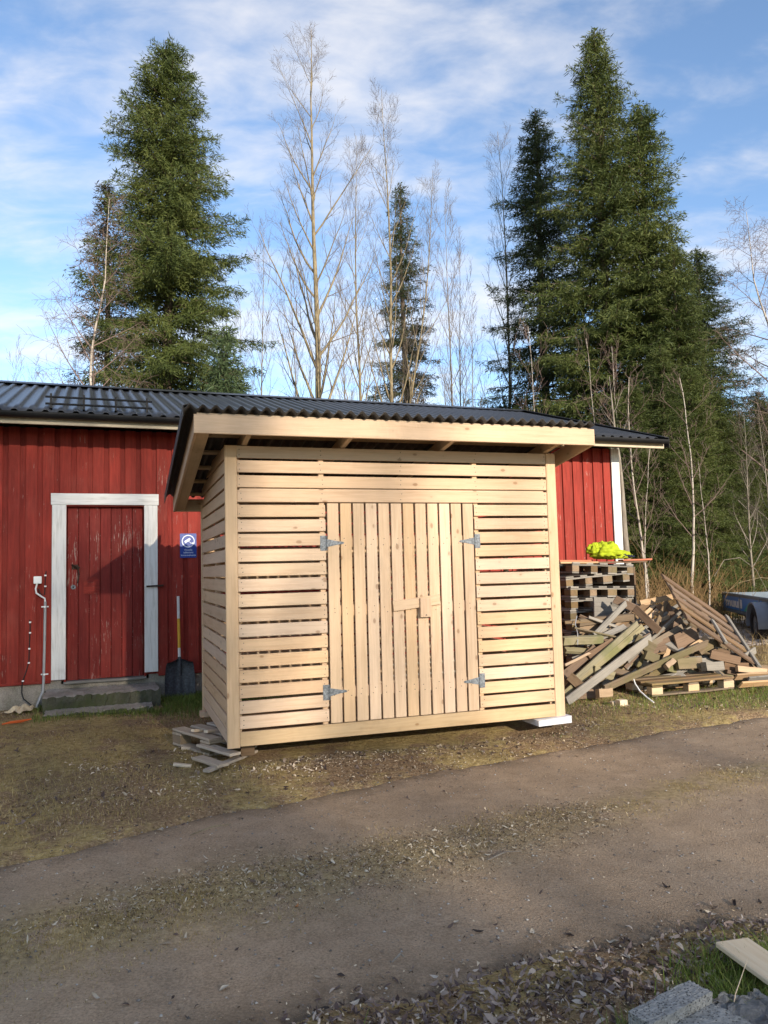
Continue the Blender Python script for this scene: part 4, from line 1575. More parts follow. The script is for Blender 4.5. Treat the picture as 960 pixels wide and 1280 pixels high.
heap_plank(714, 854, 796, 779, 0.065, 'old_green', 0.0, t_=0.03, tw=0.6, label="mossy green narrow plank propped diagonally on the heap near the shed post")
heap_plank(705, 868, 803, 784, 0.07, 'old_green', 0.03, t_=0.03, tw=0.3, label="greenish slat propped diagonally just below the mossy green plank")
heap_plank(709, 880, 813, 797, 0.10, 'old_grey', -0.06, t_=0.026, tw=0.75, label="long grey board slanting from the ground by the shed post up the heap")
heap_plank(755, 861, 884, 804, 0.085, 'old', -0.10, t_=0.024, tw=0.9, label="long tan board slanting across the front of the heap above the white wire")
heap_plank(764, 834, 852, 784, 0.07, 'old', 0.05, t_=0.03, tw=0.3)
heap_plank(798, 802, 852, 775, 0.07, 'old_brown', 0.08, tw=0.4)
heap_plank(723, 778, 792, 771, 0.08, 'old', 0.12, t_=0.06, tw=0.4, label="thick weathered beam lying level on the heap in front of the pallet stack")
heap_plank(703, 801, 752, 799, 0.09, 'old_green', 0.04, t_=0.07, tw=0.4, label="short thick mossy beam lying level beside the shed post")
heap_plank(724, 787, 770, 786, 0.10, 'old', 0.20)
heap_plank(735, 800, 760, 782, 0.09, 'old_grey', 0.16)
heap_plank(768, 749, 797, 762, 0.10, 'old_brown', 0.05, 0.03, label="upper half of a dark bowed board on top of the heap", tw=0.25)
heap_plank(794, 760, 824, 789, 0.095, 'old_brown', 0.02, -0.05, label="lower end of a dark bowed board sliding down the heap", tw=0.25)
heap_plank(800, 754, 840, 746, 0.075, 'split', 0.16, t_=0.03, label="orange-ended broken plank lying on top of the heap")
heap_plank(822, 756, 846, 780, 0.08, 'old_brown', 0.14)
heap_plank(832, 752, 850, 785, 0.06, 'old_brown', 0.10)
heap_plank(808, 776, 826, 758, 0.05, 'split', 0.18)
heap_plank(812, 779, 836, 771, 0.05, 'split', 0.12)
heap_plank(818, 766, 836, 776, 0.05, 'split', 0.15)
heap_plank(803, 770, 818, 756, 0.045, 'split', 0.2)
heap_plank(795, 798, 818, 812, 0.13, 'old', 0.0, t_=0.09, label="square pallet block sticking out of the middle of the heap", name="pallet_block", cat="block")
heap_plank(806, 818, 822, 824, 0.10, 'old', -0.03, t_=0.08, label="pallet block low on the heap, touching the long tan board", name="pallet_block", cat="block")
heap_plank(845, 806, 872, 795, 0.24, 'old_brown', 0.03, label="wide dark board lying flat in the middle of the heap", tw=0.3)
heap_plank(800, 815, 850, 800, 0.15, 'old_brown', 0.08)
heap_plank(830, 826, 836, 812, 0.05, 'split', -0.02)
heap_plank(862, 813, 884, 798, 0.09, 'split', 0.0)
heap_plank(874, 815, 898, 801, 0.09, 'old', 0.0)
heap_plank(878, 801, 903, 806, 0.09, 'old', 0.06)
heap_plank(888, 818, 925, 826, 0.10, 'old_brown', -0.02, label="dark plank jutting out below the leaning pallet")
heap_plank(880, 833, 902, 832, 0.10, 'old_grey', -0.10, t_=0.09, label="pale grey squared block resting on the lying pallet", name="pallet_block", cat="block")
heap_plank(846, 830, 876, 828, 0.13, 'old', -0.02, t_=0.05)
heap_plank(832, 834, 842, 826, 0.06, 'split', -0.12, t_=0.05)
heap_plank(921, 836, 957, 839, 0.07, 'split', -0.02, t_=0.05)
heap_plank(919, 846, 972, 843, 0.09, 'split', -0.08, t_=0.024, tw=1.0, label="pale broken board lying on the grass at the foot of the leaning pallet")
heap_plank(935, 850, 985, 845, 0.09, 'old_grey', -0.1, t_=0.024, tw=1.0)
heap_plank(925, 856, 985, 852, 0.09, 'split', -0.16, t_=0.024, tw=1.1)
heap_plank(905, 832, 935, 834, 0.10, 'old_brown', 0.05)
heap_plank(712, 845, 730, 862, 0.10, 'old', -0.02, t_=0.08)
heap_plank(704, 845, 745, 810, 0.09, 'old_brown', 0.10)
heap_plank(706, 832, 745, 812, 0.03, 'split', 0.05, label="thin reddish batten in the heap next to the shed post")
heap_plank(703, 870, 750, 868, 0.10, 'old_brown', 0.08, t_=0.05)
heap_plank(742, 838, 766, 845, 0.10, 'old_green', 0.02, t_=0.08)
heap_plank(747, 868, 764, 869, 0.09, 'split', -0.08, t_=0.08, label="round sawn log end lying under the heap", name="log_end", cat="log")
heap_plank(742, 762, 770, 762, 0.20, 'old_grey', 0.30, 0.34, label="grey board panel leaning on the front of the pallet stack", tw=0.0)
heap_plank(742, 752, 770, 754, 0.12, 'old_grey', 0.36, 0.40, label="second grey board of the panel leaning on the pallet stack")
rg = random.Random(77)
for i in range(120):
    cx_ = rg.uniform(716, 930)
    topy = np.interp(cx_, [700, 720, 760, 800, 840, 880, 910, 940], [815, 792, 770, 768, 782, 800, 818, 846])
    cy_ = rg.uniform(topy + 6, np.interp(cx_, [700, 960], [866, 846]))
    ln = rg.uniform(28, 85) if i < 85 else rg.uniform(14, 40)
    an = rg.gauss(-0.55 if cx_ < 800 else (-0.35 if rg.random() < .5 else 0.5), 0.38)
    dx, dy = math.cos(an) * ln / 2, math.sin(an) * ln / 2
    cx_ = min(cx_, 960 - abs(dx))
    yb = np.interp(cx_, [700, 960], [874, 852])
    dd = rg.uniform(0.0, 0.5) if i > 84 else rg.uniform(0.12, 0.55)
    heap_plank(max(cx_ - dx, 706), min(cy_ - dy, yb), cx_ + dx, min(cy_ + dy, yb), rg.choice((0.045, 0.07, 0.09, 0.1)), rg.choice(('old', 'old', 'old_brown', 'old_grey', 'old_green', 'old_brown', 'old_grey')), dd, dd + rg.uniform(-0.15, 0.15), tw=rg.uniform(-1.1, 1.1), t_=rg.choice((0.020, 0.022, 0.022, 0.045)))

for i in range(34):
    cx_ = rg.uniform(730, 845)
    topy = np.interp(cx_, [700, 720, 760, 800, 840], [806, 784, 758, 752, 762])
    cy_ = rg.uniform(topy + 4, topy + 60)
    ln = rg.uniform(55, 110)
    an = rg.gauss(-0.62, 0.22) if rg.random() < 0.7 else rg.gauss(0.35, 0.3)
    dx, dy = math.cos(an) * ln / 2, math.sin(an) * ln / 2
    dd = rg.uniform(0.02, 0.3)
    heap_plank(max(cx_ - dx, 706), min(cy_ - dy, 868), cx_ + dx, max(min(cy_ + dy, 868), topy - 6), rg.choice((0.04, 0.06, 0.075)), rg.choice(('old', 'old_grey', 'old_brown', 'old_grey', 'old')), dd, dd + rg.uniform(-0.1, 0.15), tw=rg.uniform(-1.2, 1.2), t_=0.02)
# pallet lying at the foot of the heap
pl0, pl1 = on_heap(815, 858, -0.16), on_heap(917, 852, -0.16)
pl0.z = pl1.z = 0.0
ex_ = (pl1 - pl0).normalized()
ey_ = Vector((-ex_.y, ex_.x, 0))
cen = (pl0 + pl1) / 2 + ey_ * 0.40
place_pallet(Matrix(((ex_.x, ey_.x, 0, cen.x), (ex_.y, ey_.y, 0, cen.y), (0, 0, 1, 0.085), (0, 0, 0, 1))) @ Matrix.Rotation(0.02, 4, 'X'), "flat weathered pallet lying on the grass at the foot of the heap", L=(pl1 - pl0).length, mats=('old', 'old', 'pine_old'), seed=41)
# slatted pallet deck standing tilted on the heap
s_px = 9.4 / 975
e1 = s_px * (106.6 * CR - 67.3 * CU + 40 * CF)
e2 = s_px * (1.5 * CR - 48.6 * CU - 85.6 * CF)
BR = on_heap(948, 834, 0.10)
TL = BR - e1 - e2
xe = e1.normalized()
ye = (e2 - xe * e2.dot(xe)).normalized()
ze = xe.cross(ye)
if ze.dot(TL - CAM) > 0:
    ze = -ze                                                    # towards the viewer's side
Lx, Ly = e1.length, e2.length
dk = empty("wooden_pallet", Matrix.Translation(BR))
tag(dk, "big brown slatted pallet deck standing tilted on the heap", "pallet")
Tq = TL - BR
for i in range(5):
    c0 = Tq + ye * (0.055 + (Ly - 0.11) * i / 4)
    plank("deck_board", dk, c0 + xe * (0.0 if i != 1 else 0.05), c0 + xe * (Lx - 0.02 * (i % 2)), 0.115 if i % 2 == 0 else 0.10, 0.026, M['old_brown' if i != 3 else 'old'], ye, rough=0.004, seed=i)
for f in (0.10, 0.52):
    c0 = Tq + xe * (Lx * f) - ze * 0.026
    plank("cross_board", dk, c0 - ye * 0.03, c0 + ye * (Ly + 0.02), 0.12, 0.026, M['old'], xe, rough=0.003, seed=2)
c0 = Tq + xe * (Lx * 0.965) + ze * 0.028
plank("cross_board", dk, c0 - ye * 0.02, c0 + ye * (Ly + 0.05), 0.07, 0.028, M['old_grey'], xe, rough=0.003, seed=3)
c0 = Tq + xe * (Lx * 0.50) + ze * 0.030
plank("cross_board", dk, c0 + ye * (Ly * 0.55), c0 + ye * (Ly + 0.02), 0.05, 0.03, M['old_grey'], xe, rough=0.003, seed=4)
for f, g_ in ((0.93, 0.92), (0.52, 0.05), (0.93, 0.05)):
    c0 = Tq + xe * (Lx * f) + ye * (Ly * g_) - ze * 0.08
    plank("block", dk, c0 - xe * 0.07, c0 + xe * 0.07, 0.10, 0.078, M['old'], ye)
# white wire hanging out of the heap
m = MB()
m.tube([on_heap(791, 846, -0.05), on_heap(794, 855, -0.10), on_heap(800, 864, -0.16), on_heap(809, 872, -0.24), on_heap(817, 878, -0.30)], 0.008, 6)
o = m.build("white_wire", M['plastic_white'])
tag(o, "thin white wire hanging down out of the wood heap to the grass", "wire")
m = MB()
m.tube([on_heap(721, 770, 0.05), on_heap(719, 780, 0.02), on_heap(722, 792, 0.0), on_heap(722, 806, 0.0)], 0.006, 6)
o = m.build("grey_wire", M['pipe'])
tag(o, "thin grey wire loop dangling over the thick weathered beam", "wire")
for (px_, py_, s) in ((777, 882, 0.075), (767, 881, 0.05)):
    q = on_z(px_, py_, 0.06)
    q.z = float(top_z(q.x, q.y)) + s * 0.4
    o = add("wood_offcut", plank_mesh(s * 1.3, s, s * 0.9, M['chip']), M['chip'], None, Matrix.Translation(q) @ Matrix.Rotation(0.4, 4, 'Z'))
    tag(o, "pale sawn wood block lying on the grass in front of the heap", "offcut", "pale blocks in front of the heap")

# ------------------------------------------------------------------ trailer
T_P, T_D = Vector((7.46, 17.4, 0.08)), Vector((-0.185, -0.983, 0))
t_right = Vector((-T_D.y, T_D.x, 0))                            # away from the heap
tx, ty = T_D, t_right
tr = empty("car_trailer", Matrix(((tx.x, ty.x, 0, T_P.x), (tx.y, ty.y, 0, T_P.y), (0, 0, 1, T_P.z), (0, 0, 0, 1))))
tag(tr, "grey-blue car trailer with blue side sticker parked beyond the wood heap", "trailer")
TLN, TW_, TZ0, TZ1 = 4.3, 1.5, 0.42, 0.745
for y0, y1, nm in ((0, 0.03, "side_board"), (TW_ - 0.03, TW_, "side_board")):
    m = MB()
    m.box(0.0, TLN, y0, y1, TZ0, TZ1)
    yy = y0 - 0.012 if y0 == 0 else y1 - 0.015
    m.box(-0.01, TLN + 0.01, y0 - 0.014, y1 + 0.014, TZ1 + 0.001, TZ1 + 0.035)
    m.box(-0.01, TLN + 0.01, y0 - 0.014, y1 + 0.014, TZ0 - 0.035, TZ0 - 0.001)
    for k_ in range(4):
        xx = 0.0 + k_ * (TLN - 0.04) / 3
        m.box(xx - 0.006, xx + 0.046, y0 - 0.011, y1 + 0.011, TZ0, TZ1)
    sbd = m.build(nm, M['trailer_grey'], tr)
m = MB()
m.box(0.12, 3.0, -0.004, -0.001, TZ0 + 0.03, TZ1 - 0.03)
stk = m.build("sticker", M['trailer_blue'], tr)
m = MB()
m.prism([(1.75, TZ0 + 0.04), (3.0, TZ0 + 0.035), (3.0, TZ1 - 0.08), (2.6, TZ1 - 0.06), (2.1, TZ1 - 0.12)], -0.0065, -0.0045)
m.build("green_wave", M['trailer_green'], stk)
lettering("muuli", 0.24, M['plastic_white'], stk, Matrix.Translation((0.95, -0.007, (TZ0 + TZ1) / 2 - 0.0)), 1.35, bold=0.012)
m = MB()
m.box(-0.02, 0.0, 0.03, TW_ - 0.03, TZ0, TZ1 + 0.02)
m.build("tailgate", M['trailer_grey'], tr)
m = MB()
m.box(TLN - 0.03, TLN, 0.03, TW_ - 0.03, TZ0, TZ1 + 0.35)
m.build("headboard", M['trailer_grey'], tr)
m = MB()
m.box(0.01, TLN - 0.01, 0.035, TW_ - 0.035, TZ0 - 0.03, TZ0)
m.build("bed", M['old_brown'], tr)
for yy in (0.25, TW_ - 0.3):
    m = MB()
    m.box(0.1, TLN + 0.1, yy, yy + 0.06, TZ0 - 0.13, TZ0 - 0.036)
    m.build("frame_rail", M['galv'], tr)
m = MB()
m.tube([(TLN, TW_ / 2, 0.36), (TLN + 1.2, TW_ / 2, 0.40)], 0.04, 8)
m.build("drawbar", M['galv'], tr)
WX = 3.30
for yc in (-0.14, TW_ + 0.14):
    m = MB()
    pr = [(0.17, -0.085), (0.27, -0.088), (0.30, -0.07), (0.308, -0.03), (0.308, 0.03), (0.30, 0.07), (0.27, 0.088), (0.17, 0.085)]
    N = 28
    b0 = 0
    for i in range(N):
        a = 2 * math.pi * i / N
        for (r_, y_) in pr:
            m.v.append((WX + r_ * math.cos(a), yc + y_, 0.308 + r_ * math.sin(a)))
    for i in range(N):
        for k_ in range(len(pr)):
            i2, k2 = (i + 1) % N, (k_ + 1) % len(pr)
            m.f.append((i * len(pr) + k_, i * len(pr) + k2, i2 * len(pr) + k2, i2 * len(pr) + k_))
    wh = m.build("wheel", M['rubber'], tr, smooth=True)
    m = MB()
    m.tube([(WX, yc - 0.06, 0.308), (WX, yc + 0.06, 0.308)], 0.172, 24)
    m.tube([(WX, yc - 0.075, 0.308), (WX, yc + 0.075, 0.308)], 0.05, 12)
    m.build("rim", M['galv'], wh)
    m = MB()
    arc = [(WX + 0.40 * math.cos(a), 0.308 + 0.40 * math.sin(a)) for a in np.linspace(math.radians(-8), math.radians(188), 22)]
    arc2 = [(WX + 0.375 * math.cos(a), 0.308 + 0.375 * math.sin(a)) for a in np.linspace(math.radians(188), math.radians(-8), 22)]
    m.prism(arc + arc2, yc - 0.125, yc + 0.125)
    m.build("fender", M['fender'], tr)

# ------------------------------------------------------------------ things on the near verge
def rough_solid(name, poly, z0, zt, mat, label, cat, cuts=5, amp=0.006, seed=2, step=None):
    """prism from a ground outline with a height for each corner, subdivided and roughened"""
    import bmesh
    bm = bmesh.new()
    n = len(poly)
    lo = [bm.verts.new((x, y, z0)) for x, y in poly]
    hi = [bm.verts.new((x, y, z)) for (x, y), z in zip(poly, zt)]
    bm.faces.new(list(reversed(lo)))
    bm.faces.new(hi)
    for i in range(n):
        j = (i + 1) % n
        bm.faces.new((lo[i], lo[j], hi[j], hi[i]))
    bmesh.ops.recalc_face_normals(bm, faces=bm.faces)
    bmesh.ops.triangulate(bm, faces=[f for f in bm.faces if len(f.verts) > 4])
    bmesh.ops.subdivide_edges(bm, edges=bm.edges, cuts=cuts, use_grid_fill=True)
    rg_ = random.Random(seed)
    for v in bm.verts:
        v.co += Vector((rg_.uniform(-1, 1), rg_.uniform(-1, 1), rg_.uniform(-1, 0.6))) * amp
    me = bpy.data.meshes.new(name)
    bm.to_mesh(me)
    bm.free()
    o = add(name, me, mat)
    if label:
        tag(o, label, cat)
    return o


# lightweight block with a raised strip: long side runs towards the road
A_, B_, C_ = on_z(785, 1264, 0.17), on_z(861, 1225, 0.17), on_z(879, 1243, 0.17)
ea = (B_ - A_)
ea.z = 0
la = ea.length
ea.normalize()
eb = Vector((ea.y, -ea.x, 0))
if eb.dot(C_ - B_) < 0:
    eb = -eb
lb_ = 0.085
Q = lambda a, b: ((A_ + ea * a + eb * b).x, (A_ + ea * a + eb * b).y)
blk = empty("concrete_block", Matrix.Identity(4))
blk.matrix_basis = Matrix.Translation((A_.x, A_.y, 0.0))
tag(blk, "grey porous concrete block with a raised strip lying in the grass by the road", "concrete block")
for nm, q, zt in (("raised_strip", [Q(0, 0), Q(la, 0), Q(la, lb_), Q(0, lb_)], 0.17), ("block_body", [Q(0.004, lb_ + 0.002), Q(la - 0.004, lb_ + 0.002), Q(la - 0.004, lb_ + 0.22), Q(0.004, lb_ + 0.22)], 0.135)):
    o = rough_solid(nm, q, 0.012, [zt] * 4, M['leca'], None, None, cuts=14, amp=0.0022, seed=6)
    for v in o.data.vertices:
        v.co -= Vector((A_.x, A_.y, 0))
    o.parent = blk
R0 = [on_z(x, y, 0.09) for x, y in ((889, 1249), (903, 1243), (925, 1246), (943, 1243), (975, 1252), (990, 1285), (900, 1290))]
rough_solid("rock", [(p_.x, p_.y) for p_ in R0], -0.02, [0.075, 0.10, 0.085, 0.105, 0.10, 0.09, 0.06], M['rock'], "dark jagged rock in the grass beside the grey concrete block", "rock", cuts=6, amp=0.010, seed=8)
q0 = (on_z(902, 1185, 0.075) + on_z(929, 1172, 0.075)) / 2
q1 = (on_z(985, 1246, 0.09) + on_z(1012, 1228, 0.09)) / 2
wd = on_z(929, 1172, 0.075) - on_z(902, 1185, 0.075)
o = plank("pale_board", None, q0, q1, wd.length, 0.022, M['pale_pine'], wd)
tag(o, "clean pale sawn board lying on the grass at the edge of the road", "board")

# ------------------------------------------------------------------ trees
def tubes_arrays(paths, n):
    """paths: list of (pts Nx3, radii N); open tubes with n sides"""
    V, F, base = [], [], 0
    for pts, rad in paths:
        pts, rad = np.asarray(pts, float), np.asarray(rad, float)
        k_ = len(pts)
        d = np.gradient(pts, axis=0)
        d /= np.linalg.norm(d, axis=1)[:, None] + 1e-9
        ref = np.array((1.0, 0, 0)) if abs(d[0][0]) < 0.8 else np.array((0, 1.0, 0))
        a = np.cross(d, ref)
        a /= np.linalg.norm(a, axis=1)[:, None] + 1e-9
        b = np.cross(d, a)
        ang = np.arange(n) * 2 * math.pi / n
        ring = pts[:, None, :] + rad[:, None, None] * (a[:, None, :] * np.cos(ang)[None, :, None] + b[:, None, :] * np.sin(ang)[None, :, None])
        V.append(ring.reshape(-1, 3))
        idx = base + np.arange(k_ * n).reshape(k_, n)
        r2 = np.roll(idx, -1, 1)
        F.append(np.stack((idx[:-1], r2[:-1], r2[1:], idx[1:]), -1).reshape(-1, 4))
        base += k_ * n
    return np.concatenate(V), np.concatenate(F)


def spruce_meshes(H, R, seed, z0=0.8, prof=0.75, dens=1.0, droop=0.35, up_top=0.5, gap=0.34, sparse=0.0, lean=0.0, trunk_r=None, needle='needles', blunt=0.0):
    """returns trunk mesh and crown mesh of a spruce of height H and lower crown radius R"""
    rg_ = np.random.default_rng(seed)
    tr_ = trunk_r or 0.011 * H + 0.02
    tz = np.linspace(0, H, 14)
    tp = np.stack((0.05 * np.sin(tz * 0.5 + seed), 0.05 * np.cos(tz * 0.4 + seed), tz), 1)
    trad = tr_ * (1 - tz / H) ** 0.8 + 0.008
    wood_paths = []
    P0, DIR, LEN, WID = [], [], [], []
    z = z0
    while z < H - 0.15:
        t = (z - z0) / (H - z0)
        Lz = R * ((1 - t) ** prof) + 0.05 + 0.05 * min(1, (H - z) / 1.5) + blunt * min(1, (H - z) / 1.2) * (1 - t) ** 0.2
        nb_ = int(rg_.integers(5, 9))
        a0 = rg_.uniform(0, 6.283)
        for b in range(nb_):
            if rg_.random() < sparse:
                continue
            L = Lz * rg_.uniform(0.58, 1.12) * (1.0 if rg_.random() < 0.9 else 1.22)
            az = a0 + b * 6.283 / nb_ + rg_.normal(0, 0.25)
            el = up_top * (t ** 1.3) - droop * (1 - t) * 0.9 + rg_.normal(0, 0.07)
            ns = 8
            s = np.linspace(0, 1, ns)
            hx = L * s * math.cos(el * 0.6)
            hz = L * (math.tan(el) * s * 0.7 - droop * 0.55 * (1 - t * 0.7) * s ** 1.6 + 0.30 * (1 - t * 0.5) * droop * 1.2 * s ** 4)
            zz = z + rg_.uniform(-0.15, 0.15)
            side_w = 0.10 * L * rg_.normal()
            fx, fy = math.cos(az), math.sin(az)
            px_ = fx * hx - fy * side_w * s * s
            py_ = fy * hx + fx * side_w * s * s
            pts = np.stack((px_, py_, zz + hz), 1)
            wood_paths.append((pts, np.linspace(0.010 + 0.011 * L, 0.004, ns)))
            # twigs on both sides
            nt = max(6, int(L * 19 * dens))
            st = rg_.uniform(0.10, 1.0, nt) ** 0.8
            base = np.stack([np.interp(st, s, pts[:, i]) for i in range(3)], 1)
            sd = rg_.choice((-1.0, 1.0), nt)
            fwd = np.array((fx, fy, 0.0))
            sid = np.array((-fy, fx, 0.0))
            tl = (0.16 + 0.34 * L ** 0.7 * (1.02 - st) ** 0.7) * rg_.uniform(0.6, 1.2, nt)
            mixf = rg_.uniform(0.35, 0.9, nt)
            hang = rg_.uniform(0.05, 1.05, nt) * (1 - 0.7 * t) + 0.02
            dv = fwd * mixf[:, None] + sid * (sd * (1.0 - 0.35 * mixf))[:, None]
            dv[:, 2] += -hang + 0.25 * t
            dv /= np.linalg.norm(dv, axis=1)[:, None]
            # shoots along each twig
            m_ = np.maximum(2, (tl / 0.036).astype(int))
            rep = np.repeat(np.arange(nt), m_)
            u_ = np.concatenate([np.linspace(0.12, 1.0, q) for q in m_])
            jitter = rg_.normal(0, 0.024, (len(rep), 3))
            q0 = base[rep] + dv[rep] * (tl[rep] * u_)[:, None] + jitter
            q0[:, 2] -= 0.16 * tl[rep] * u_ ** 2
            sh = dv[rep] * rg_.uniform(0.4, 1.0, len(rep))[:, None] + rg_.normal(0, 0.48, (len(rep), 3))
            sh[:, 2] -= 0.35 * (1 - t)
            sh /= np.linalg.norm(sh, axis=1)[:, None]
            P0.append(q0)
            DIR.append(sh)
            LEN.append(rg_.uniform(0.10, 0.22, len(rep)))
            WID.append(rg_.uniform(0.008, 0.0165, len(rep)))
            # dense older growth close to the stem
            ni = int(16 * L * dens) + 4
            si = rg_.uniform(0.03, 0.55, ni)
            qi = np.stack([np.interp(si, s, pts[:, i]) for i in range(3)], 1) + rg_.normal(0, 0.10, (ni, 3))
            di = rg_.normal(0, 0.6, (ni, 3)) + fwd * 0.3
            di[:, 2] -= 0.7
            P0.append(qi)
            DIR.append(di / np.linalg.norm(di, axis=1)[:, None])
            LEN.append(rg_.uniform(0.16, 0.34, ni))
            WID.append(rg_.uniform(0.016, 0.032, ni))
        z += gap * 1.2 * rg_.uniform(0.75, 1.25) * (0.55 + 0.45 * (1 - t))
    # leader
    k_ = 60
    zz = H - np.linspace(0, 0.9, k_)
    P0.append(np.stack((rg_.normal(0, 0.02, k_), rg_.normal(0, 0.02, k_), zz), 1))
    dd = rg_.normal(0, 1, (k_, 3))
    dd[:, 2] = np.abs(dd[:, 2]) * 0.7
    DIR.append(dd / np.linalg.norm(dd, axis=1)[:, None])
    LEN.append(rg_.uniform(0.08, 0.2, k_))
    WID.append(rg_.uniform(0.018, 0.03, k_))
    P0, DIR, LEN, WID = np.concatenate(P0), np.concatenate(DIR), np.concatenate(LEN), np.concatenate(WID)
    V, F = blades(P0, DIR, LEN, WID, rg_)
    crown = set_mesh(bpy.data.meshes.new("crown"), V, F)
    crown.materials.append(M[needle])
    v1, f1 = tubes_arrays([(tp, trad)], 9)
    v2, f2 = tubes_arrays(wood_paths, 3)
    trunk = set_mesh(bpy.data.meshes.new("trunk"), np.concatenate((v1, v2)), [f1, f2 + len(v1)])
    trunk.materials.append(M['bark_spruce'])
    return trunk, crown


def blades(P0, DIR, LEN, WID, rg_):
    """one diamond-shaped face for each shoot"""
    n = len(P0)
    rv = rg_.normal(size=(n, 3))
    side = np.cross(DIR, rv)
    side /= np.linalg.norm(side, axis=1)[:, None] + 1e-9
    V = np.empty((n, 4, 3))
    V[:, 0] = P0
    mid = P0 + DIR * (LEN * 0.45)[:, None]
    V[:, 1] = mid + side * WID[:, None]
    V[:, 2] = P0 + DIR * LEN[:, None]
    V[:, 3] = mid - side * WID[:, None]
    return V.reshape(-1, 3), np.arange(n * 4).reshape(n, 4)


_tree_cache = {}


def put_tree(name, meshes, x, y, label, group=None, scale=1.0, sz=None, rot=0.0, cat="tree", mats=None, lean=(0, 0)):
    z = float(ground_z(x, y)) - 0.03
    o = empty(name, Matrix.Translation((x, y, z)) @ Matrix.Rotation(lean[0], 4, 'X') @ Matrix.Rotation(lean[1], 4, 'Y') @ Matrix.Rotation(rot, 4, 'Z') @ Matrix.Diagonal((scale, scale, sz or scale, 1)))
    tag(o, label, cat, group)
    names = ("trunk", "crown", "branches")
    for nm, me in zip(names, meshes):
        add(nm, me, None, o)
    return o


def top_at(px, py, y):
    q = on_y(px, py, y)
    return q.x, q.y, q.z


# left of the roof
x, y, h = top_at(209, 52, 24.0)
SP_A = spruce_meshes(h, 3.7, 1, z0=1.0, prof=0.62, dens=1.3, droop=0.42, gap=0.30, needle='needles', blunt=0.25)
put_tree("spruce_tree", SP_A, x, y, "tall broad sunlit spruce behind the roof above the red door", "spruces around the red building")
x, y, h = top_at(133, 232, 26.5)
SP_A2 = spruce_meshes(h, 2.3, 2, z0=1.0, prof=0.7, dens=0.75, droop=0.5, gap=0.42, needle='needles_brown', sparse=0.12)
put_tree("spruce_tree", SP_A2, x, y, "thin brownish spruce beside the white birch trunk behind the roof", "spruces around the red building")
x, y, h = top_at(281, 405, 20.0)
SP_P = spruce_meshes(h, 1.5, 3, z0=0.6, prof=0.8, dens=1.2, droop=0.1, up_top=0.7, gap=0.28, needle='needles_pine')
put_tree("young_pine", SP_P, x, y, "young bluish green pine just behind the roof ridge, in front of the broad spruce", "spruces around the red building")
# middle
x, y, h = top_at(500, 230, 33.0)
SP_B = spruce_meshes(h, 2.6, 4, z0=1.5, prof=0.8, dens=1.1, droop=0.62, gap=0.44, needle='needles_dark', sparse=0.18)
put_tree("spruce_tree", SP_B, x, y, "slender dark spruce standing alone among the bare aspens", "spruces around the red building")
# right group
x, y, h = top_at(742, 36, 24.5)
SP_D = spruce_meshes(h, 4.1, 5, z0=0.6, prof=0.80, dens=1.15, droop=0.5, gap=0.31, needle='needles')
put_tree("spruce_tree", SP_D, x, y, "tallest spruce with a sharp tip behind the right end of the red building", "spruces around the red building")
x, y, h = top_at(668, 138, 27.5)
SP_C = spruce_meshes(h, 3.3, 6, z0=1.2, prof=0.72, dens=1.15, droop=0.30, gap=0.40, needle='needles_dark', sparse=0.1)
put_tree("spruce_tree", SP_C, x, y, "dark spruce with level tiers leaning against the tallest spruce on its aspen side", "spruces around the red building")
x, y, h = top_at(799, 128, 24.0)
HD2 = h
SP_D2 = spruce_meshes(h, 2.8, 7, z0=0.5, prof=0.66, dens=1.0, droop=0.6, gap=0.36, needle='needles')
put_tree("spruce_tree", SP_D2, x, y, "green spruce growing against the tallest spruce on its trailer side", "spruces around the red building", rot=0.5)
x, y, h = top_at(842, 305, 22.8)
put_tree("spruce_tree", SP_D2, x, y, "shorter yellowish green spruce with drooping branches reaching down behind the wood heap", "spruces around the red building", scale=0.72, sz=h / HD2, rot=2.0)
x, y, h = top_at(872, 312, 30.0)
hb = top_at(668, 138, 27.5)[2]
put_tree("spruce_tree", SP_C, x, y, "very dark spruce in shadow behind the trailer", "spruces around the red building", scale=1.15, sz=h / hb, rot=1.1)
x, y, h = top_at(946, 488, 34.0)
put_tree("spruce_tree", SP_C, x, y, "small dark spruce farther back behind the trailer", "spruces around the red building", scale=0.85, sz=h / hb, rot=2.3)


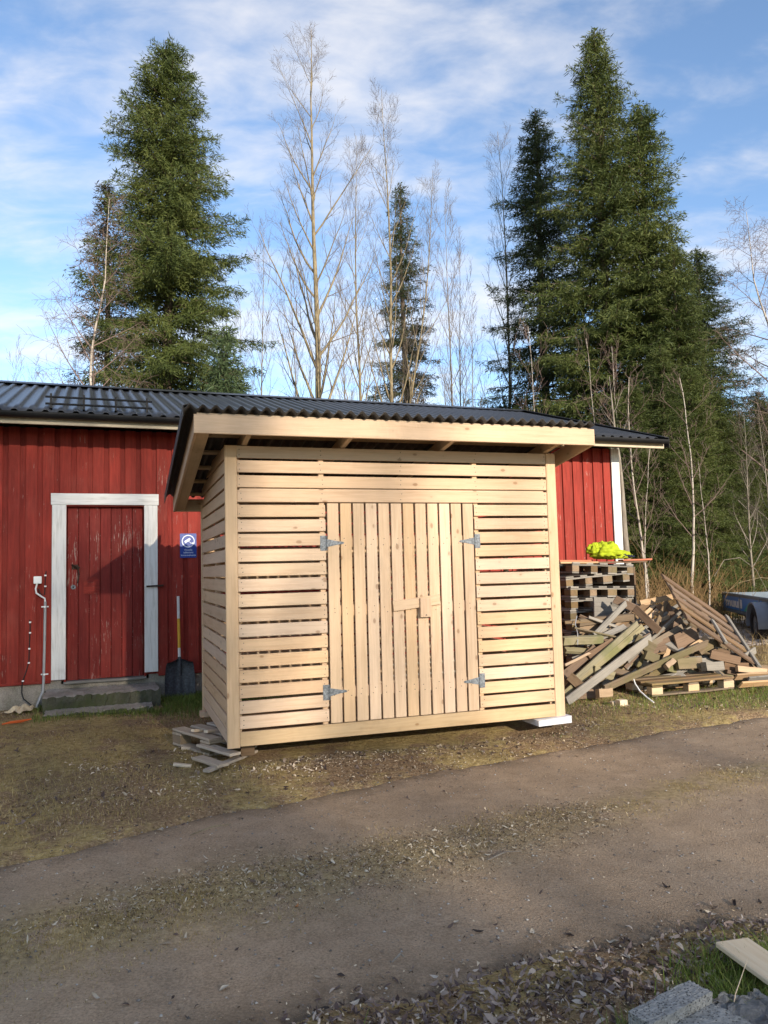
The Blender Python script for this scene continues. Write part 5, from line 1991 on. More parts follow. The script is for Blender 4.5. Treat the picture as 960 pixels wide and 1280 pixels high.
# ---- leafless trees
def bare_meshes(H, seed, r0, spread=0.5, first=0.25, levels=3, nb=(16, 7, 6), lens=(0.34, 0.45, 0.5), up=0.55, twig_droop=0.0, forks=0, bark='bark_aspen', twig='twig_aspen', wob=0.02, min_r=0.004):
    rg_ = random.Random(seed)
    wood_p, twig_p = [], []

    def path(p, d, L, n, w, bend):
        pts = [Vector(p)]
        d = Vector(d).normalized()
        for i in range(n):
            d = (d + Vector((rg_.gauss(0, w), rg_.gauss(0, w), rg_.gauss(0, w * 0.6))) + Vector((0, 0, bend))).normalized()
            pts.append(pts[-1] + d * (L / n))
        return pts

    def grow(pts, rads, lev, L):
        if lev >= levels:
            return
        n = nb[lev]
        a0 = rg_.uniform(0, 6.28)
        for i in range(n):
            t = (first if lev == 0 else 0.15) + (0.97 - (first if lev == 0 else 0.15)) * ((i + rg_.random()) / n)
            f = t * (len(pts) - 1)
            k_ = min(int(f), len(pts) - 2)
            p = pts[k_].lerp(pts[k_ + 1], f - k_)
            r = rads[k_] * (1 - (f - k_)) + rads[k_ + 1] * (f - k_)
            dpar = (pts[k_ + 1] - pts[k_]).normalized()
            a = a0 + i * 2.4 + rg_.gauss(0, 0.3)
            o_ = dpar.orthogonal().normalized()
            o_ = (Matrix.Rotation(a, 3, dpar) @ o_)
            ang = spread * rg_.uniform(0.75, 1.3)
            d = dpar * math.cos(ang) + o_ * math.sin(ang)
            d.z += 0.15 * up
            if lev == 0:
                Lc = H * lens[0] * (1 - t) ** 0.65 * rg_.uniform(0.6, 1.15) + 0.3
            else:
                Lc = L * lens[lev] * rg_.uniform(0.45, 1.1) * (1.1 - 0.6 * t) + 0.08
            rc = max(min_r, min(r * 0.55, 0.011 * Lc + 0.003))
            bend = (0.10 * up) if lev < 2 else (0.05 * up - twig_droop)
            if lev >= 1 and twig_droop:
                bend = -twig_droop
            ns = 7 if lev == 0 else (5 if lev == 1 else 3)
            q = path(p, d, Lc, ns, 0.10 if lev else 0.06, bend)
            rr_ = [max(min_r * 0.7, rc * (1 - 0.85 * j / ns)) for j in range(ns + 1)]
            (wood_p if lev == 0 else twig_p).append(([tuple(v) for v in q], rr_))
            grow(q, rr_, lev + 1, Lc)

    n = 16
    trunk = path((0, 0, 0), (0, 0, 1), H, n, wob, 0.02)
    trads = [max(0.006, r0 * (1 - 0.96 * (j / n) ** 0.9)) for j in range(n + 1)]
    sx_, sy_ = trunk[-1].x / H, trunk[-1].y / H
    trunk = [Vector((v.x - sx_ * v.z, v.y - sy_ * v.z, v.z)) for v in trunk]
    tr_paths = [([tuple(v) for v in trunk], trads)]
    grow(trunk, trads, 0, H)
    for k_ in range(forks):
        f = rg_.uniform(0.12, 0.3)
        i = int(f * n)
        a = rg_.uniform(0, 6.28)
        q = path(trunk[i], (math.cos(a) * 0.35, math.sin(a) * 0.35, 1), H * rg_.uniform(0.55, 0.7), 12, 0.03, 0.03)
        rr_ = [max(0.006, r0 * 0.5 * (1 - 0.95 * j / 12)) for j in range(13)]
        tr_paths.append(([tuple(v) for v in q], rr_))
        grow(q, rr_, 0, H * 0.6)
    v1, f1 = tubes_arrays(tr_paths, 8)
    v2, f2 = tubes_arrays(wood_p, 5)
    t_me = set_mesh(bpy.data.meshes.new("trunk"), v1, f1)
    t_me.materials.append(M[bark])
    c_me = set_mesh(bpy.data.meshes.new("branches"), v2, f2)
    c_me.materials.append(M[bark] if bark != 'bark_birch' else M[twig])
    v3, f3 = tubes_arrays(twig_p, 3)
    w_me = set_mesh(bpy.data.meshes.new("crown"), v3, f3)
    w_me.materials.append(M[twig])
    for me in (t_me, c_me):
        me.polygons.foreach_set("use_smooth", [True] * len(me.polygons))
    return t_me, w_me, c_me


AS1 = bare_meshes(18.0, 21, 0.15, spread=0.58, first=0.26, levels=4, nb=(30, 8, 6, 2), lens=(0.30, 0.45, 0.42, 0.5), up=0.7, forks=0, min_r=0.0026)
AS2 = bare_meshes(14.5, 22, 0.085, spread=0.58, first=0.3, levels=4, nb=(26, 7, 5, 2), lens=(0.23, 0.45, 0.45, 0.5), up=0.7, min_r=0.0026)
AS3 = bare_meshes(10.0, 23, 0.050, spread=0.5, first=0.25, nb=(24, 7, 4), lens=(0.24, 0.45, 0.45), up=0.8, bark='bark_grey', min_r=0.0034)
BI1 = bare_meshes(9.5, 24, 0.075, spread=0.85, first=0.25, nb=(26, 9, 7), lens=(0.30, 0.5, 0.55), up=0.35, twig_droop=0.10, bark='bark_birch', twig='twig_birch', wob=0.05, min_r=0.0035)
SAP = bare_meshes(5.0, 25, 0.026, spread=0.6, first=0.35, nb=(12, 4, 2), lens=(0.25, 0.45, 0.45), up=0.6, bark='bark_birch', twig='twig_birch', wob=0.04, min_r=0.003)
GA = "leafless trees behind the red building"


def bare_at(px, py, y, me, H0, label, name="aspen_tree", rot=0.0, lean=(0, 0), group=GA, wide=1.0):
    x, yy, h = top_at(px, py, y)
    s = h / H0
    x0, y0 = x - math.sin(lean[1]) * h, yy + math.sin(lean[0]) * h
    return put_tree(name, me, x0, y0, label, group, scale=(0.5 * s + 0.5) * wide, sz=s, rot=rot, lean=lean)


bare_at(389, 36, 21.5, AS1, 18.0, "tallest bare aspen with a thick yellowish trunk behind the shed roof", rot=0.4)
bare_at(477, 112, 23.5, AS2, 14.5, "straight slim bare aspen just beside the lone slender spruce", rot=1.0)
bare_at(541, 208, 23.8, AS2, 14.5, "slanting bare aspen crossing in front of the lone slender spruce", rot=2.2, lean=(0.0, 0.145), wide=0.8)
bare_at(445, 170, 30.0, AS2, 14.5, "bare aspen farther back between the tallest aspen and the straight slim one", rot=4.2)
bare_at(556, 245, 27.0, AS3, 10.0, "pale bare aspen standing between the lone slender spruce and the dark tiered spruce", rot=0.2)
bare_at(575, 300, 29.0, AS3, 10.0, "low bare aspen close behind the pale bare aspen", rot=1.7)
bare_at(622, 165, 29.0, AS2, 14.5, "tall bare aspen partly behind the dark tiered spruce", rot=3.2)
bare_at(330, 290, 27.0, AS3, 10.0, "thin bare tree between the broad spruce and the tallest aspen", rot=2.6)
bare_at(300, 380, 30.0, AS3, 10.0, "low thin bare tree behind the young pine", rot=3.6)
bare_at(362, 330, 29.0, AS3, 10.0, "thin bare tree standing behind the trunk of the tallest aspen", rot=5.0)
bare_at(425, 350, 28.0, AS3, 10.0, "low bare tree right behind the roof between the two thickest aspens", rot=4.1)
bare_at(590, 380, 26.0, AS3, 10.0, "short bare tree beside the tiered dark spruce", rot=0.9)
bare_at(128, 222, 20.5, BI1, 9.5, "white-trunked birch with fine drooping twigs in front of the brownish spruce", name="birch_tree", rot=0.8, lean=(0, -0.04))
bare_at(938, 238, 21.0, BI1, 9.5, "bare birch with drooping twigs standing beyond the trailer", name="birch_tree", rot=2.8, lean=(0, 0.0))
bare_at(985, 300, 24.0, BI1, 9.5, "second bare birch farther behind the trailer", name="birch_tree", rot=4.0)
for px_, py_, yy, rt in ((20, 432, 38, 0.3), (45, 455, 42, 1.4), (95, 445, 36, 2.2), (-15, 448, 40, 3.0)):
    bare_at(px_, py_, yy, AS3, 10.0, "small far bare treetop showing over the left end of the roof", rot=rt, group="far bare treetops over the roof")
for px_, py_, yy, rt, lb in ((660, 405, 21.0, 0.2, "thin birch sapling in front of the dark tiered spruce"), (733, 420, 20.0, 1.1, "thin sapling in front of the tallest spruce's trunk"),
                             (765, 430, 19.5, 2.0, "thin sapling beside the tallest spruce, nearer the building corner"), (786, 470, 16.5, 3.0, "spindly birch sapling right behind the white corner board"),
                             (812, 560, 15.8, 4.4, "thin white sapling slanting behind the pallet stack"), (850, 470, 17.5, 0.6, "black and white birch stem behind the tilted pallet"),
                             (873, 575, 16.5, 1.6, "straight thin tan sapling behind the tilted pallet"), (930, 520, 19.0, 2.9, "grey bushy sapling behind the trailer"), (946, 500, 20.0, 4.9, "grey sapling among the brush farther behind the trailer")):
    big = px_ in (786, 850)
    bare_at(px_, py_, yy, SAP if px_ < 900 else AS3, 5.0 if px_ < 900 else 10.0, lb, name="sapling", rot=rt, lean=(0, 0.05 if px_ == 812 else (-0.02 if px_ == 786 else 0.0)), group="thin saplings at the forest edge", wide=1.5 if big else 1.0)
x, y = on_z(800, 760, 0.1).xy
gt_ = bare_meshes(5.0, 31, 0.10, spread=0.7, first=0.6, nb=(9, 4, 3), lens=(0.2, 0.4, 0.4), up=0.3, bark='bark_grey', twig='twig_birch')
q = on_y(795, 740, 14.3)
put_tree("grey_tree", gt_, q.x, q.y, "grey bare trunk close behind the corner of the red building", GA, lean=(0, -0.06))

# forest behind: trunks and crowns a side step would show
rg = random.Random(15)
n = 0
for i in range(26):
    a = rg.uniform(0.12, 0.62)
    dist = rg.uniform(36, 60)
    x, y = math.sin(a) * dist, math.cos(a) * dist
    me, nm, lb = ((SP_C, "spruce_tree", "dark spruce in the far forest behind the trailer"), (SP_B, "spruce_tree", "slim spruce in the far forest behind the trailer"), (AS3, "aspen_tree", "bare tree in the far forest behind the trailer"))[i % 3]
    s = rg.uniform(0.45, 0.62) if i % 3 < 2 else rg.uniform(0.7, 0.9)
    if x < 17 + 0.1 * y and i % 3 < 2:
        s *= 0.8
    put_tree(nm, me, x, y, lb, "far forest behind the trailer", scale=s * 1.1, sz=s, rot=rg.uniform(0, 6.28))
for i, (px_, yy, s, lb) in enumerate(((800, 18.6, 0.36, "low bushy spruce right behind the building's white corner board"), (838, 18.9, 0.42, "low bushy spruce behind the top of the tilted pallet"), (874, 19.6, 0.40, "low bushy spruce between the tilted pallet and the trailer"),
                                    (905, 21.0, 0.38, "low bushy spruce behind the trailer's far end"), (935, 23.0, 0.36, "low bushy spruce behind the trailer's sticker side"), (965, 24.0, 0.40, "low bushy spruce behind the trailer's fender"))):
    q = on_y(px_, 700, yy)
    put_tree("spruce_tree", SP_D2, q.x, q.y, lb, "low spruces at the forest edge", scale=s * 1.35, sz=s, rot=rg.uniform(0, 6.28))

# spruces across the road, which keep the low sun off the yard
SUNH = Vector((TO_SUN.x, TO_SUN.y, 0)).normalized()
PERP = Vector((-SUNH.y, SUNH.x, 0))                     # to the right, seen from the shed's side
if PERP.x < 0:
    PERP = -PERP
rg = random.Random(4)
HA = top_at(209, 52, 24.0)[2]
HD = top_at(742, 36, 24.5)[2]
for i in range(34):
    qv = 2.3 - (i // 2) * 0.92 + rg.uniform(-0.35, 0.35)
    dist = 42.0 + (i % 2) * 9.0 + rg.uniform(-2, 2)
    p = PERP * qv + SUNH * dist
    put_tree("aspen_tree", AS1, p.x, p.y, "bare aspen in the dense grove across the road from the shed", "bare aspens across the road", scale=1.25, sz=rg.uniform(1.2, 1.4), rot=rg.uniform(0, 6.28))
for i in range(2):
    qv = 3.6 + i * 1.6
    dist = 46.0 + (i % 3) * 6.0 + rg.uniform(-1, 1)
    p = PERP * qv + SUNH * dist
    put_tree("aspen_tree", AS1, p.x, p.y, "bare aspen at the thin edge of the grove across the road", "edge aspens across the road", scale=1.1, sz=rg.uniform(1.2, 1.35), rot=rg.uniform(0, 6))

# ------------------------------------------------------------------ brush, grass, leaves, stones
def scatter(n, fn, rg_):
    """rejection sampling: fn(rg, n) -> x, y, keep probability"""
    xs, ys = [], []
    tot_ = 0
    while tot_ < n:
        x, y, p = fn(rg_, n)
        k_ = rg_.random(len(x)) < p
        xs.append(x[k_])
        ys.append(y[k_])
        tot_ += int(k_.sum())
    return np.concatenate(xs)[:n], np.concatenate(ys)[:n]


def in_shed(x, y, pad=0.0):
    dx, dy = x - S_POS.x, y - S_POS.y
    u, v = dx * SC_ + dy * SS_, -dx * SS_ + dy * SC_
    return (u > -pad) & (u < W + pad) & (v > -pad) & (v < D + pad)


def free(x, y):
    """not inside the building, steps or shed footprint"""
    v = wall_v(x, y)
    u = np.asarray(x) * BC + (np.asarray(y) - B_Y0) * BS
    st = (u > -4.22) & (u < -2.98) & (v > -0.95)
    inb = (v > 0.02) & (u < 4.0)
    return ~(in_shed(x, y, -0.08) | st | inb)


def isl_mat(name, stops, rough=0.8, trans=0.0, nz=0.25):
    t = NT(name)
    f = t.math('ADD', t.math('MULTIPLY', t.island(), 1 - nz), t.math('MULTIPLY', t.noise(t.world(), 1.6, 3, 0.6), nz))
    c = t.ramp(f, stops)
    t.done(c, rough, spec=0.2)
    if trans:
        tr_ = t.n.new("ShaderNodeBsdfTranslucent")
        t.l.new(c, tr_.inputs[0])
        mx = t.n.new("ShaderNodeMixShader")
        mx.inputs[0].default_value = trans
        t.l.new(t.b.outputs[0], mx.inputs[1])
        t.l.new(tr_.outputs[0], mx.inputs[2])
        t.l.new(mx.outputs[0], t.n["Material Output"].inputs[0])
    return t.m


M['grass_dry'] = isl_mat('mossy_yellow_grass', [(0.1, (0.16, 0.115, 0.04)), (0.35, (0.28, 0.21, 0.075)), (0.6, (0.39, 0.30, 0.125)), (0.9, (0.52, 0.41, 0.22))], 0.8, 0.2)
M['grass_green'] = isl_mat('green_grass', [(0.1, (0.06, 0.095, 0.018)), (0.45, (0.125, 0.18, 0.032)), (0.75, (0.20, 0.25, 0.05)), (0.95, (0.34, 0.30, 0.13))], 0.7, 0.25)
M['leaf'] = isl_mat('dead_leaves', [(0.05, (0.045, 0.030, 0.026)), (0.35, (0.095, 0.066, 0.056)), (0.58, (0.16, 0.118, 0.096)), (0.76, (0.24, 0.18, 0.125)), (0.9, (0.38, 0.32, 0.235)), (1.0, (0.55, 0.49, 0.39))], 0.75, 0.1, 0.1)
M['leaf_pale'] = isl_mat('bleached_leaves', [(0.05, (0.12, 0.085, 0.06)), (0.35, (0.24, 0.18, 0.125)), (0.65, (0.38, 0.31, 0.22)), (1.0, (0.60, 0.54, 0.43))], 0.75, 0.1, 0.1)
M['leaf_drift'] = isl_mat('pinkish_brown_leaves', [(0.05, (0.05, 0.034, 0.030)), (0.3, (0.115, 0.080, 0.070)), (0.55, (0.22, 0.165, 0.14)), (0.8, (0.36, 0.285, 0.235)), (1.0, (0.55, 0.48, 0.40))], 0.75, 0.1, 0.1)
M['litter'] = isl_mat('fine_litter', [(0.0, (0.035, 0.022, 0.015)), (0.34, (0.075, 0.048, 0.032)), (0.46, (0.24, 0.17, 0.10)), (0.7, (0.48, 0.37, 0.24)), (1.0, (0.72, 0.62, 0.47))], 0.85, 0.0, 0.1)
M['pebble'] = isl_mat('road_pebbles', [(0.0, (0.09, 0.078, 0.068)), (0.5, (0.19, 0.168, 0.148)), (0.8, (0.29, 0.265, 0.235)), (1.0, (0.48, 0.45, 0.41))], 0.85, 0.0, 0.1)


def grass_obj(name, label, n, fn, mat, hmin, hmax, wid, seed, lean=0.5):
    rg_ = np.random.default_rng(seed)
    x, y = scatter(n, fn, rg_)
    z = top_z(x, y) - 0.004
    h = rg_.uniform(hmin, hmax, n) * (0.7 + 0.6 * rg_.random(n))
    a = rg_.uniform(0, 6.283, n)
    ln = rg_.uniform(0.1, lean, n) * h * 1.6
    base = np.stack((x, y, z), 1)
    sd = np.stack((-np.sin(a), np.cos(a), 0 * a), 1) * (wid * rg_.uniform(0.6, 1.3, n))[:, None]
    fw = np.stack((np.cos(a), np.sin(a), 0 * a), 1)
    V = np.empty((n, 5, 3))
    V[:, 0] = base - sd
    V[:, 1] = base + sd
    mid = base + fw * (ln * 0.35)[:, None] + np.array((0, 0, 1)) * (h * 0.62)[:, None]
    V[:, 2] = mid + sd * 0.7
    V[:, 3] = mid - sd * 0.7
    V[:, 4] = base + fw * ln[:, None] + np.array((0, 0, 1)) * h[:, None]
    i = np.arange(n)[:, None] * 5
    q = i + np.array((0, 1, 2, 3))
    t3 = i + np.array((3, 2, 4))
    me = set_mesh(bpy.data.meshes.new(name), V.reshape(-1, 3), [q, t3])
    o = add(name, me, mat)
    tag(o, label, "grass", kind="stuff")
    return o


def fn_verge(rg_, n):
    x = rg_.uniform(-6, 8, n)
    y = rg_.uniform(3, 12.5, n)
    d = road_in(x, y)
    pat = sstep(wav(x, y, 1.5, 12) + 0.4 * wav(x, y, 6.0, 13, 2), -0.35, 0.55)
    p = (d < 0.05) * free(x, y) * (y > mid_s(x)) * pat * np.clip(1.25 - y / 14, 0.2, 1) * (1 - 0.7 * sstep(d, -0.5, 0.0))
    return x, y, p


def fn_lush(rg_, n):
    x = rg_.uniform(-4.0, 6.5, n)
    y = rg_.uniform(5.5, 12, n)
    v = wall_v(x, y)
    u = x * BC + (y - B_Y0) * BS
    near = np.exp(-((u + 2.55) / 0.55) ** 2 - ((v + 0.55) / 0.55) ** 2) + 0.25 * np.exp(-((v + 0.15) / 0.25) ** 2) * (u < -4.2) + 0.22 * np.exp(-((u - 4.2) / 2.5) ** 2 - ((v + 3.0) / 0.5) ** 2) + 0.35 * np.exp(-((v + 0.98) / 0.12) ** 2) * (u > -4.3) * (u < -2.9)
    return x, y, near * free(x, y) * (road_in(x, y) < 0)


def fn_near(rg_, n):
    x = rg_.uniform(-0.6, 3.2, n)
    y = rg_.uniform(1.2, 4.2, n)
    d = edge_l(x) - y
    pat = sstep(wav(x, y, 4.0, 14) + 0.5 * wav(x, y, 11, 15, 2), -0.2, 0.6)
    right = sstep(x, 0.45, 0.95)
    return x, y, (d > 0.05) * pat * (0.12 + 0.88 * right) * sstep(d, 0.08, 0.3)


def fn_strip(rg_, n):
    x = rg_.uniform(-4.5, 6, n)
    y = mid_s(x) + rg_.normal(0, 0.20, n) * (1.2 - 0.12 * np.clip(x, -2, 4))
    pat = sstep(wav(x, y, 2.6, 16) + 0.4 * wav(x, y, 9, 17, 2), -0.1, 0.8)
    return x, y, pat * (1 - 0.55 * sstep(x, 0.3, 1.6))


grass_obj("verge_grass", "short yellowish mossy grass on the verge between the road and the buildings", 60000, fn_verge, M['grass_dry'], 0.010, 0.032, 0.0016, 31, 1.0)
grass_obj("green_grass", "soft green grass growing at the foot of the red wall and the heap", 16000, fn_lush, M['grass_green'], 0.03, 0.085, 0.0022, 32, 0.9)
grass_obj("roadside_grass", "green grass around the concrete block on the near roadside", 34000, fn_near, M['grass_green'], 0.025, 0.085, 0.0019, 33, 1.0)
grass_obj("strip_grass", "sparse short grass on the strip between the wheel tracks", 14000, fn_strip, M['grass_dry'], 0.006, 0.020, 0.0014, 34, 1.0)


def leaf_obj(name, label, n, fn, mat, lmin, lmax, aspect, seed, curl=0.35, flat_=0.35, cat="leaves", kind="stuff"):
    """curled leaf blades: two bent quads each"""
    rg_ = np.random.default_rng(seed)
    x, y = scatter(n, fn, rg_)
    z = top_z(x, y) + rg_.uniform(0.001, 0.010, n)
    L = rg_.uniform(lmin, lmax, n) * rg_.uniform(0.7, 1.2, n)
    w = L * rg_.uniform(aspect[0], aspect[1], n)
    a = rg_.uniform(0, 6.283, n)
    nrm = np.stack((rg_.normal(0, flat_, n), rg_.normal(0, flat_, n), np.ones(n)), 1)
    nrm /= np.linalg.norm(nrm, axis=1)[:, None]
    fw = np.stack((np.cos(a), np.sin(a), 0 * a), 1)
    fw -= nrm * (fw * nrm).sum(1)[:, None]
    fw /= np.linalg.norm(fw, axis=1)[:, None]
    sd = np.cross(nrm, fw)
    c = np.stack((x, y, z), 1)
    bend = rg_.normal(0, curl, n)
    fold = np.abs(rg_.normal(0, curl, n))
    V = np.empty((n, 8, 3))
    for k_, (s, ws) in enumerate(((-0.5, 0.12), (-0.15, 0.9), (0.18, 1.0), (0.5, 0.05))):
        ctr_ = c + fw * (L * s)[:, None] + nrm * (L * bend * (s * s) * 1.6)[:, None]
        V[:, k_ * 2] = ctr_ + sd * (w * ws * 0.5)[:, None] + nrm * (w * fold * ws * 0.5)[:, None]
        V[:, k_ * 2 + 1] = ctr_ - sd * (w * ws * 0.5)[:, None] + nrm * (w * fold * ws * 0.2)[:, None]
    i = np.arange(n)[:, None] * 8
    F = np.concatenate([i + np.array((2 * k_, 2 * k_ + 2, 2 * k_ + 3, 2 * k_ + 1)) for k_ in range(3)])
    zmin = V[:, :, 2].min(1)
    V[:, :, 2] += np.maximum(0, (z - 0.004) - zmin)[:, None] * 0.8
    if cat == "leaf litter":                                     # crumbs: one face each
        V = np.stack(((V[:, 0] + V[:, 1]) / 2, V[:, 4], (V[:, 6] + V[:, 7]) / 2, V[:, 3]), 1)
        F = np.arange(n * 4).reshape(n, 4)
    me = set_mesh(bpy.data.meshes.new(name), V.reshape(-1, 3), F)
    o = add(name, me, mat)
    tag(o, label, cat, kind=kind)
    return o


def fn_vlit(rg_, n):
    x = rg_.uniform(-6, 8, n)
    y = rg_.uniform(3, 12, n)
    d = road_in(x, y)
    band = np.exp(-((d + 0.7) / 0.7) ** 2)
    pat = sstep(-wav(x, y, 1.5, 12) - 0.3 * wav(x, y, 7.0, 18, 2), -0.6, 0.4)
    return x, y, (d < 0.08) * (y > mid_s(x)) * free(x, y) * (0.25 + 0.75 * band) * (0.25 + 0.75 * pat)


def fn_slit(rg_, n):
    x = rg_.uniform(-4.5, 6, n)
    y = mid_s(x) + rg_.normal(0, 0.19, n) * (1.2 - 0.1 * np.clip(x, -2, 4))
    return x, y, sstep(wav(x, y, 2.2, 19), -0.7, 0.5) * (1 - 0.5 * sstep(x, 0.6, 2))


def fn_nlit(rg_, n):
    x = rg_.uniform(-1.2, 3.4, n)
    y = rg_.uniform(1.4, 4.6, n)
    d = edge_l(x) - y
    return x, y, np.exp(-((d - 0.16) / 0.22) ** 2) * 0.95 + (d > 0.2) * 0.18


def fn_road(rg_, n):
    x = rg_.uniform(-4, 7, n)
    y = rg_.uniform(1.6, 9.5, n)
    d = road_in(x, y)
    return x, y, (d > 0.0) * (0.5 + 0.5 * np.exp(-(d / 0.35) ** 2))


leaf_obj("verge_litter", "brown crumbled leaf litter scattered over the verge", 38000, fn_vlit, M['litter'], 0.008, 0.026, (0.15, 0.5), 41, 0.5, 0.5, "leaf litter")
leaf_obj("verge_leaves", "fallen brown leaves on the verge along the road", 3200, fn_vlit, M['leaf'], 0.022, 0.055, (0.2, 0.5), 42, 0.5, 0.45)
leaf_obj("strip_litter", "crumbled leaf litter on the strip between the wheel tracks", 26000, fn_slit, M['litter'], 0.005, 0.018, (0.15, 0.45), 43, 0.5, 0.5, "leaf litter")
leaf_obj("strip_leaves", "fallen leaves on the strip between the wheel tracks", 2200, fn_slit, M['leaf_pale'], 0.014, 0.042, (0.14, 0.36), 44, 0.5, 0.4)
leaf_obj("roadside_leaves", "thick drift of fallen leaves along the near road edge", 8500, fn_nlit, M['leaf_drift'], 0.018, 0.052, (0.18, 0.42), 45, 0.55, 0.5)
leaf_obj("roadside_litter", "crumbled leaf litter along the near road edge", 9000, fn_nlit, M['litter'], 0.006, 0.022, (0.3, 0.8), 46, 0.5, 0.5, "leaf litter")
leaf_obj("road_leaves", "small leaves scattered over the gravel road", 420, fn_road, M['leaf'], 0.012, 0.042, (0.2, 0.5), 47, 0.45, 0.3)
leaf_obj("road_litter", "tiny bits of litter scattered over the gravel road", 6500, fn_road, M['litter'], 0.003, 0.013, (0.3, 0.9), 48, 0.4, 0.4, "leaf litter")


def pebble_obj(name, label, n, fn, smin, smax, seed):
    rg_ = np.random.default_rng(seed)
    x, y = scatter(n, fn, rg_)
    s = smin + (smax - smin) * rg_.random(n) ** 3
    z = top_z(x, y) + s * 0.15
    oct_ = np.array(((1, 0, 0), (0, 1, 0), (-1, 0, 0), (0, -1, 0), (0, 0, 0.65), (0, 0, -0.65)), float)
    V = oct_[None] * s[:, None, None] * rg_.uniform(0.65, 1.3, (n, 6, 1))
    a = rg_.uniform(0, 6.283, n)
    ca, sa2 = np.cos(a)[:, None], np.sin(a)[:, None]
    V = np.stack((V[..., 0] * ca - V[..., 1] * sa2, V[..., 0] * sa2 + V[..., 1] * ca, V[..., 2]), -1) + np.stack((x, y, z), 1)[:, None]
    f = np.array(((0, 1, 4), (1, 2, 4), (2, 3, 4), (3, 0, 4), (1, 0, 5), (2, 1, 5), (3, 2, 5), (0, 3, 5)))
    F = (np.arange(n)[:, None, None] * 6 + f[None]).reshape(-1, 3)
    o = add(name, set_mesh(bpy.data.meshes.new(name), V.reshape(-1, 3), F), M['pebble'])
    tag(o, label, "pebbles", kind="stuff")


pebble_obj("road_pebbles", "small grey pebbles strewn over the gravel road", 8000, fn_road, 0.002, 0.010, 51)


def fn_gy(rg_, n):
    a, b = rg_.uniform(-0.95, 0.95, n), rg_.uniform(-0.95, 0.95, n)
    return 10.2 + a * 4.6 + b * 2.0, 18.4 + b * 4.2 + a * 1.6, np.ones(n)


def fn_chip(rg_, n):
    c = [on_z(a, b, 0.03) for a, b in ((330, 962), (235, 985), (120, 960), (270, 940), (380, 955))]
    k_ = rg_.integers(0, len(c), n)
    x = np.array([q_.x for q_ in c])[k_] + rg_.normal(0, 0.22, n)
    y = np.array([q_.y for q_ in c])[k_] + rg_.normal(0, 0.14, n)
    return x, y, (road_in(x, y) < -0.1) * free(x, y) * 1.0


leaf_obj("wood_chips", "pale wood shavings scattered on the moss in front of the shed corner", 420, fn_chip, M['chip'], 0.012, 0.05, (0.15, 0.5), 49, 0.3, 0.3, "wood chips")

# picked-out leaves on the road
rg = random.Random(61)
spots = [(833, 1108, 0.07, 'd'), (888, 1141, 0.075, 'p'), (918, 1131, 0.08, 'd'), (950, 1127, 0.06, 'd'), (598, 1162, 0.07, 'd'), (665, 1164, 0.06, 'p'), (712, 1168, 0.065, 'd'),
         (764, 1176, 0.06, 'p'), (332, 1153, 0.06, 'p'), (120, 1248, 0.07, 'p'), (280, 1237, 0.07, 'p'), (371, 1133, 0.05, 'o'), (426, 1218, 0.05, 'd'), (258, 1080, 0.05, 'p'),
         (232, 1172, 0.06, 'p'), (405, 1263, 0.055, 'd'), (570, 1150, 0.06, 'p'), (443, 1253, 0.06, 'p'), (545, 1065, 0.05, 'p'), (500, 1082, 0.05, 'p')]
lm = {'d': flat('dark_dead_leaf', (0.045, 0.033, 0.028), 0.8, 0, 30, 0.3, 0.2), 'p': flat('pale_dead_leaf', (0.42, 0.36, 0.28), 0.8, 0, 30, 0.25, 0.2), 'o': flat('orange_dead_leaf', (0.36, 0.16, 0.06), 0.8, 0, 30, 0.25, 0.2)}
lt_ = {'d': "dark curled dead leaf lying alone on the gravel road", 'p': "pale dry fallen leaf lying alone on the gravel road", 'o': "orange-brown fallen leaf lying on the gravel road by the grass strip"}
for px_, py_, L, kd in spots:
    q = on_z(px_, py_, 0.005)
    v, f = [], []
    n = 7
    L *= 0.72
    w_ = L * rg.uniform(0.28, 0.5)
    b1, b2 = rg.uniform(0.15, 0.5), rg.uniform(0.2, 0.7)
    for i in range(n + 1):
        s = i / n
        ww = w_ * 0.5 * math.sin(math.pi * min(1, s * 1.02 + 0.02)) ** 0.7 * (1 + 0.15 * math.sin(9 * s + px_))
        for e in (-1, -0.5, 0, 0.5, 1):
            v.append(((s - 0.5) * L, e * ww, L * (b1 * (s - 0.5) ** 2 * 1.6 + b2 * 0.35 * abs(e) ** 1.5 * (0.5 + 0.5 * math.sin(5 * s + py_)))))
    for i in range(n):
        for j in range(4):
            f.append((i * 5 + j, (i + 1) * 5 + j, (i + 1) * 5 + j + 1, i * 5 + j + 1))
    me = bpy.data.meshes.new("fallen_leaf")
    me.from_pydata(v, [], f)
    o = add("fallen_leaf", me, lm[kd], None, Matrix.Translation((q.x, q.y, float(top_z(q.x, q.y)) + 0.003)) @ Matrix.Rotation(rg.uniform(0, 6.28), 4, 'Z') @ Matrix.Rotation(rg.uniform(-0.2, 0.2), 4, 'X'), smooth=True)
    tag(o, lt_[kd], "leaf", {'d': "dark leaves on the road", 'p': "pale leaves on the road"}.get(kd))

# twigs on the ground
for (a, b, lb) in (((610, 1080), (652, 1069), "dark bent twig lying on the grass strip of the road"), ((238, 1046), (288, 1032), "long pale straw stalk lying on the verge by the road edge"), ((490, 1207), (505, 1200), "short stick lying in the near wheel track")):
    q0, q1 = on_z(*a), on_z(*b)
    for q in (q0, q1):
        q.z = float(top_z(q.x, q.y)) + 0.008
    mid = (q0 + q1) / 2 + Vector((0.01, 0.02, 0.012))
    m = MB()
    m.tube([q0, mid, q1], [0.003, 0.004, 0.002], 6)
    tag(m.build("twig", M['bark_grey'] if a[0] != 238 else M['bark_aspen']), lb, "twig")
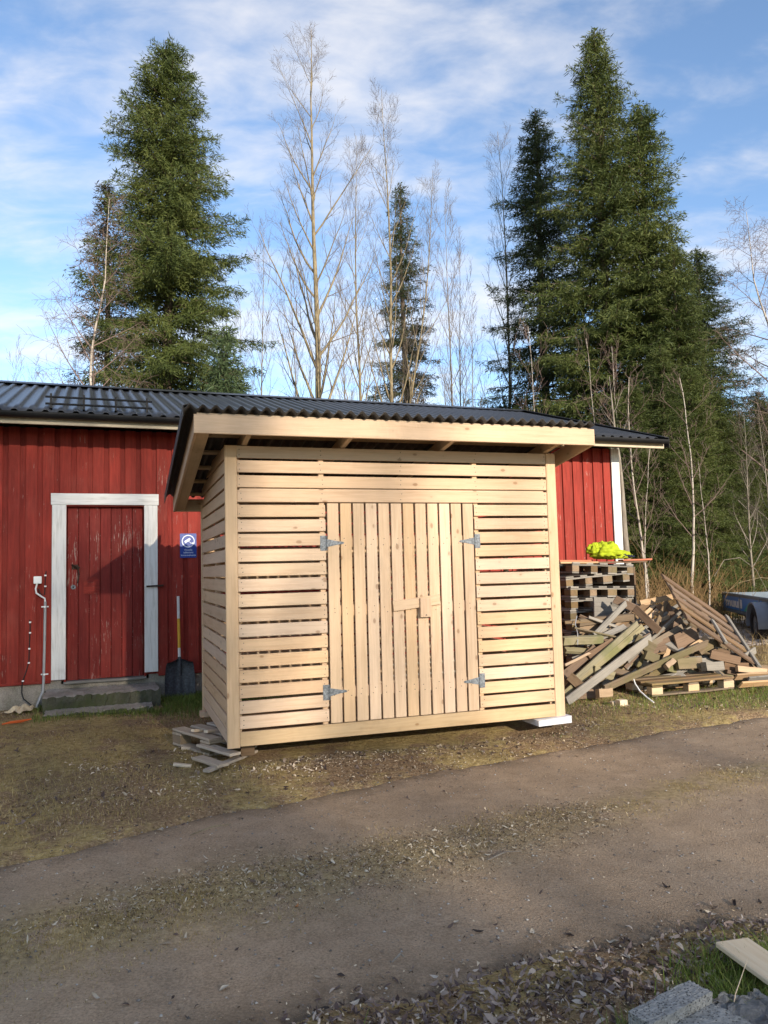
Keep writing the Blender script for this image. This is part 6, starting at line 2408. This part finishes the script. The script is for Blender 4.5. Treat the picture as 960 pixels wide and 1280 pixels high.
# straw stalk standing by the concrete block
q0 = on_z(912, 1285, 0.0)
m = MB()
d = ray(934, 1200)
q1 = CAM + d * ((q0 - CAM).length / d.length * 0.985)
m.tube([q0, (q0 * 0.5 + q1 * 0.5) + Vector((-0.01, 0, 0)), q1], [0.0022, 0.0018, 0.0010], 5)
tag(m.build("straw_stalk", M['chip']), "thin dry straw stalk standing up beside the grey concrete block", "stalk")

# dry brush at the forest edge
rg_ = np.random.default_rng(71)
paths = []
for i in range(5200):
    a = rg_.random()
    x = 4.6 + a * 13.0 + rg_.normal(0, 0.4)
    y = 15.0 + a * 9.5 + abs(rg_.normal(0, 1.6)) - 0.6 * (a > 0.3) + 3.2 * sstep(a, 0.15, 0.4)
    h = rg_.uniform(0.5, 1.7) * (1.35 if rg_.random() < 0.15 else 1)
    lx, ly = rg_.normal(0, 0.32, 2) * h
    z = float(ground_z(x, y)) - 0.02
    s = np.linspace(0, 1, 4)
    paths.append((np.stack((x + lx * s ** 1.6 + 0.04 * np.sin(5 * s + i), y + ly * s ** 1.6, z + h * s * (1 - 0.12 * s)), 1), np.linspace(0.007, 0.0025, 4) * rg_.uniform(0.6, 1.3)))
v_, f_ = tubes_arrays(paths, 3)
tag(add("dry_brush", set_mesh(bpy.data.meshes.new("dry_brush"), v_, f_), M['brush']), "tangle of dry reddish brown stems at the forest edge behind the heap", "brush", kind="stuff")


def fn_rear(rg_, n):
    x = rg_.uniform(3.5, 18, n)
    y = rg_.uniform(10.5, 24, n)
    return x, y, (road_in(x, y) < 0) * free(x, y) * 0.9


grass_obj("dry_meadow_grass", "tall dry straw-coloured grass at the forest edge beyond the heap", 16000, fn_rear, isl_mat('dry_straw', [(0.1, (0.12, 0.08, 0.035)), (0.5, (0.24, 0.175, 0.085)), (0.9, (0.36, 0.28, 0.15))], 0.8, 0.2), 0.08, 0.34, 0.004, 35, 0.9)
# arched bare twigs by the trailer
for i, (pts, lb) in enumerate(((((893, 720), (905, 700), (925, 697), (945, 712), (962, 745)), "arched pale bramble stem rising over the trailer's far end"), (((905, 742), (925, 728), (950, 722), (975, 724)), "low tan bare branch bending over the trailer side"))):
    m = MB()
    m.tube([on_y(a, b, 17.9) for a, b in pts], [0.009, 0.008, 0.007, 0.006, 0.004][:len(pts)], 6)
    tag(m.build("bare_branch", M['bark_grey'] if i == 0 else M['bark_aspen']), lb, "branch")
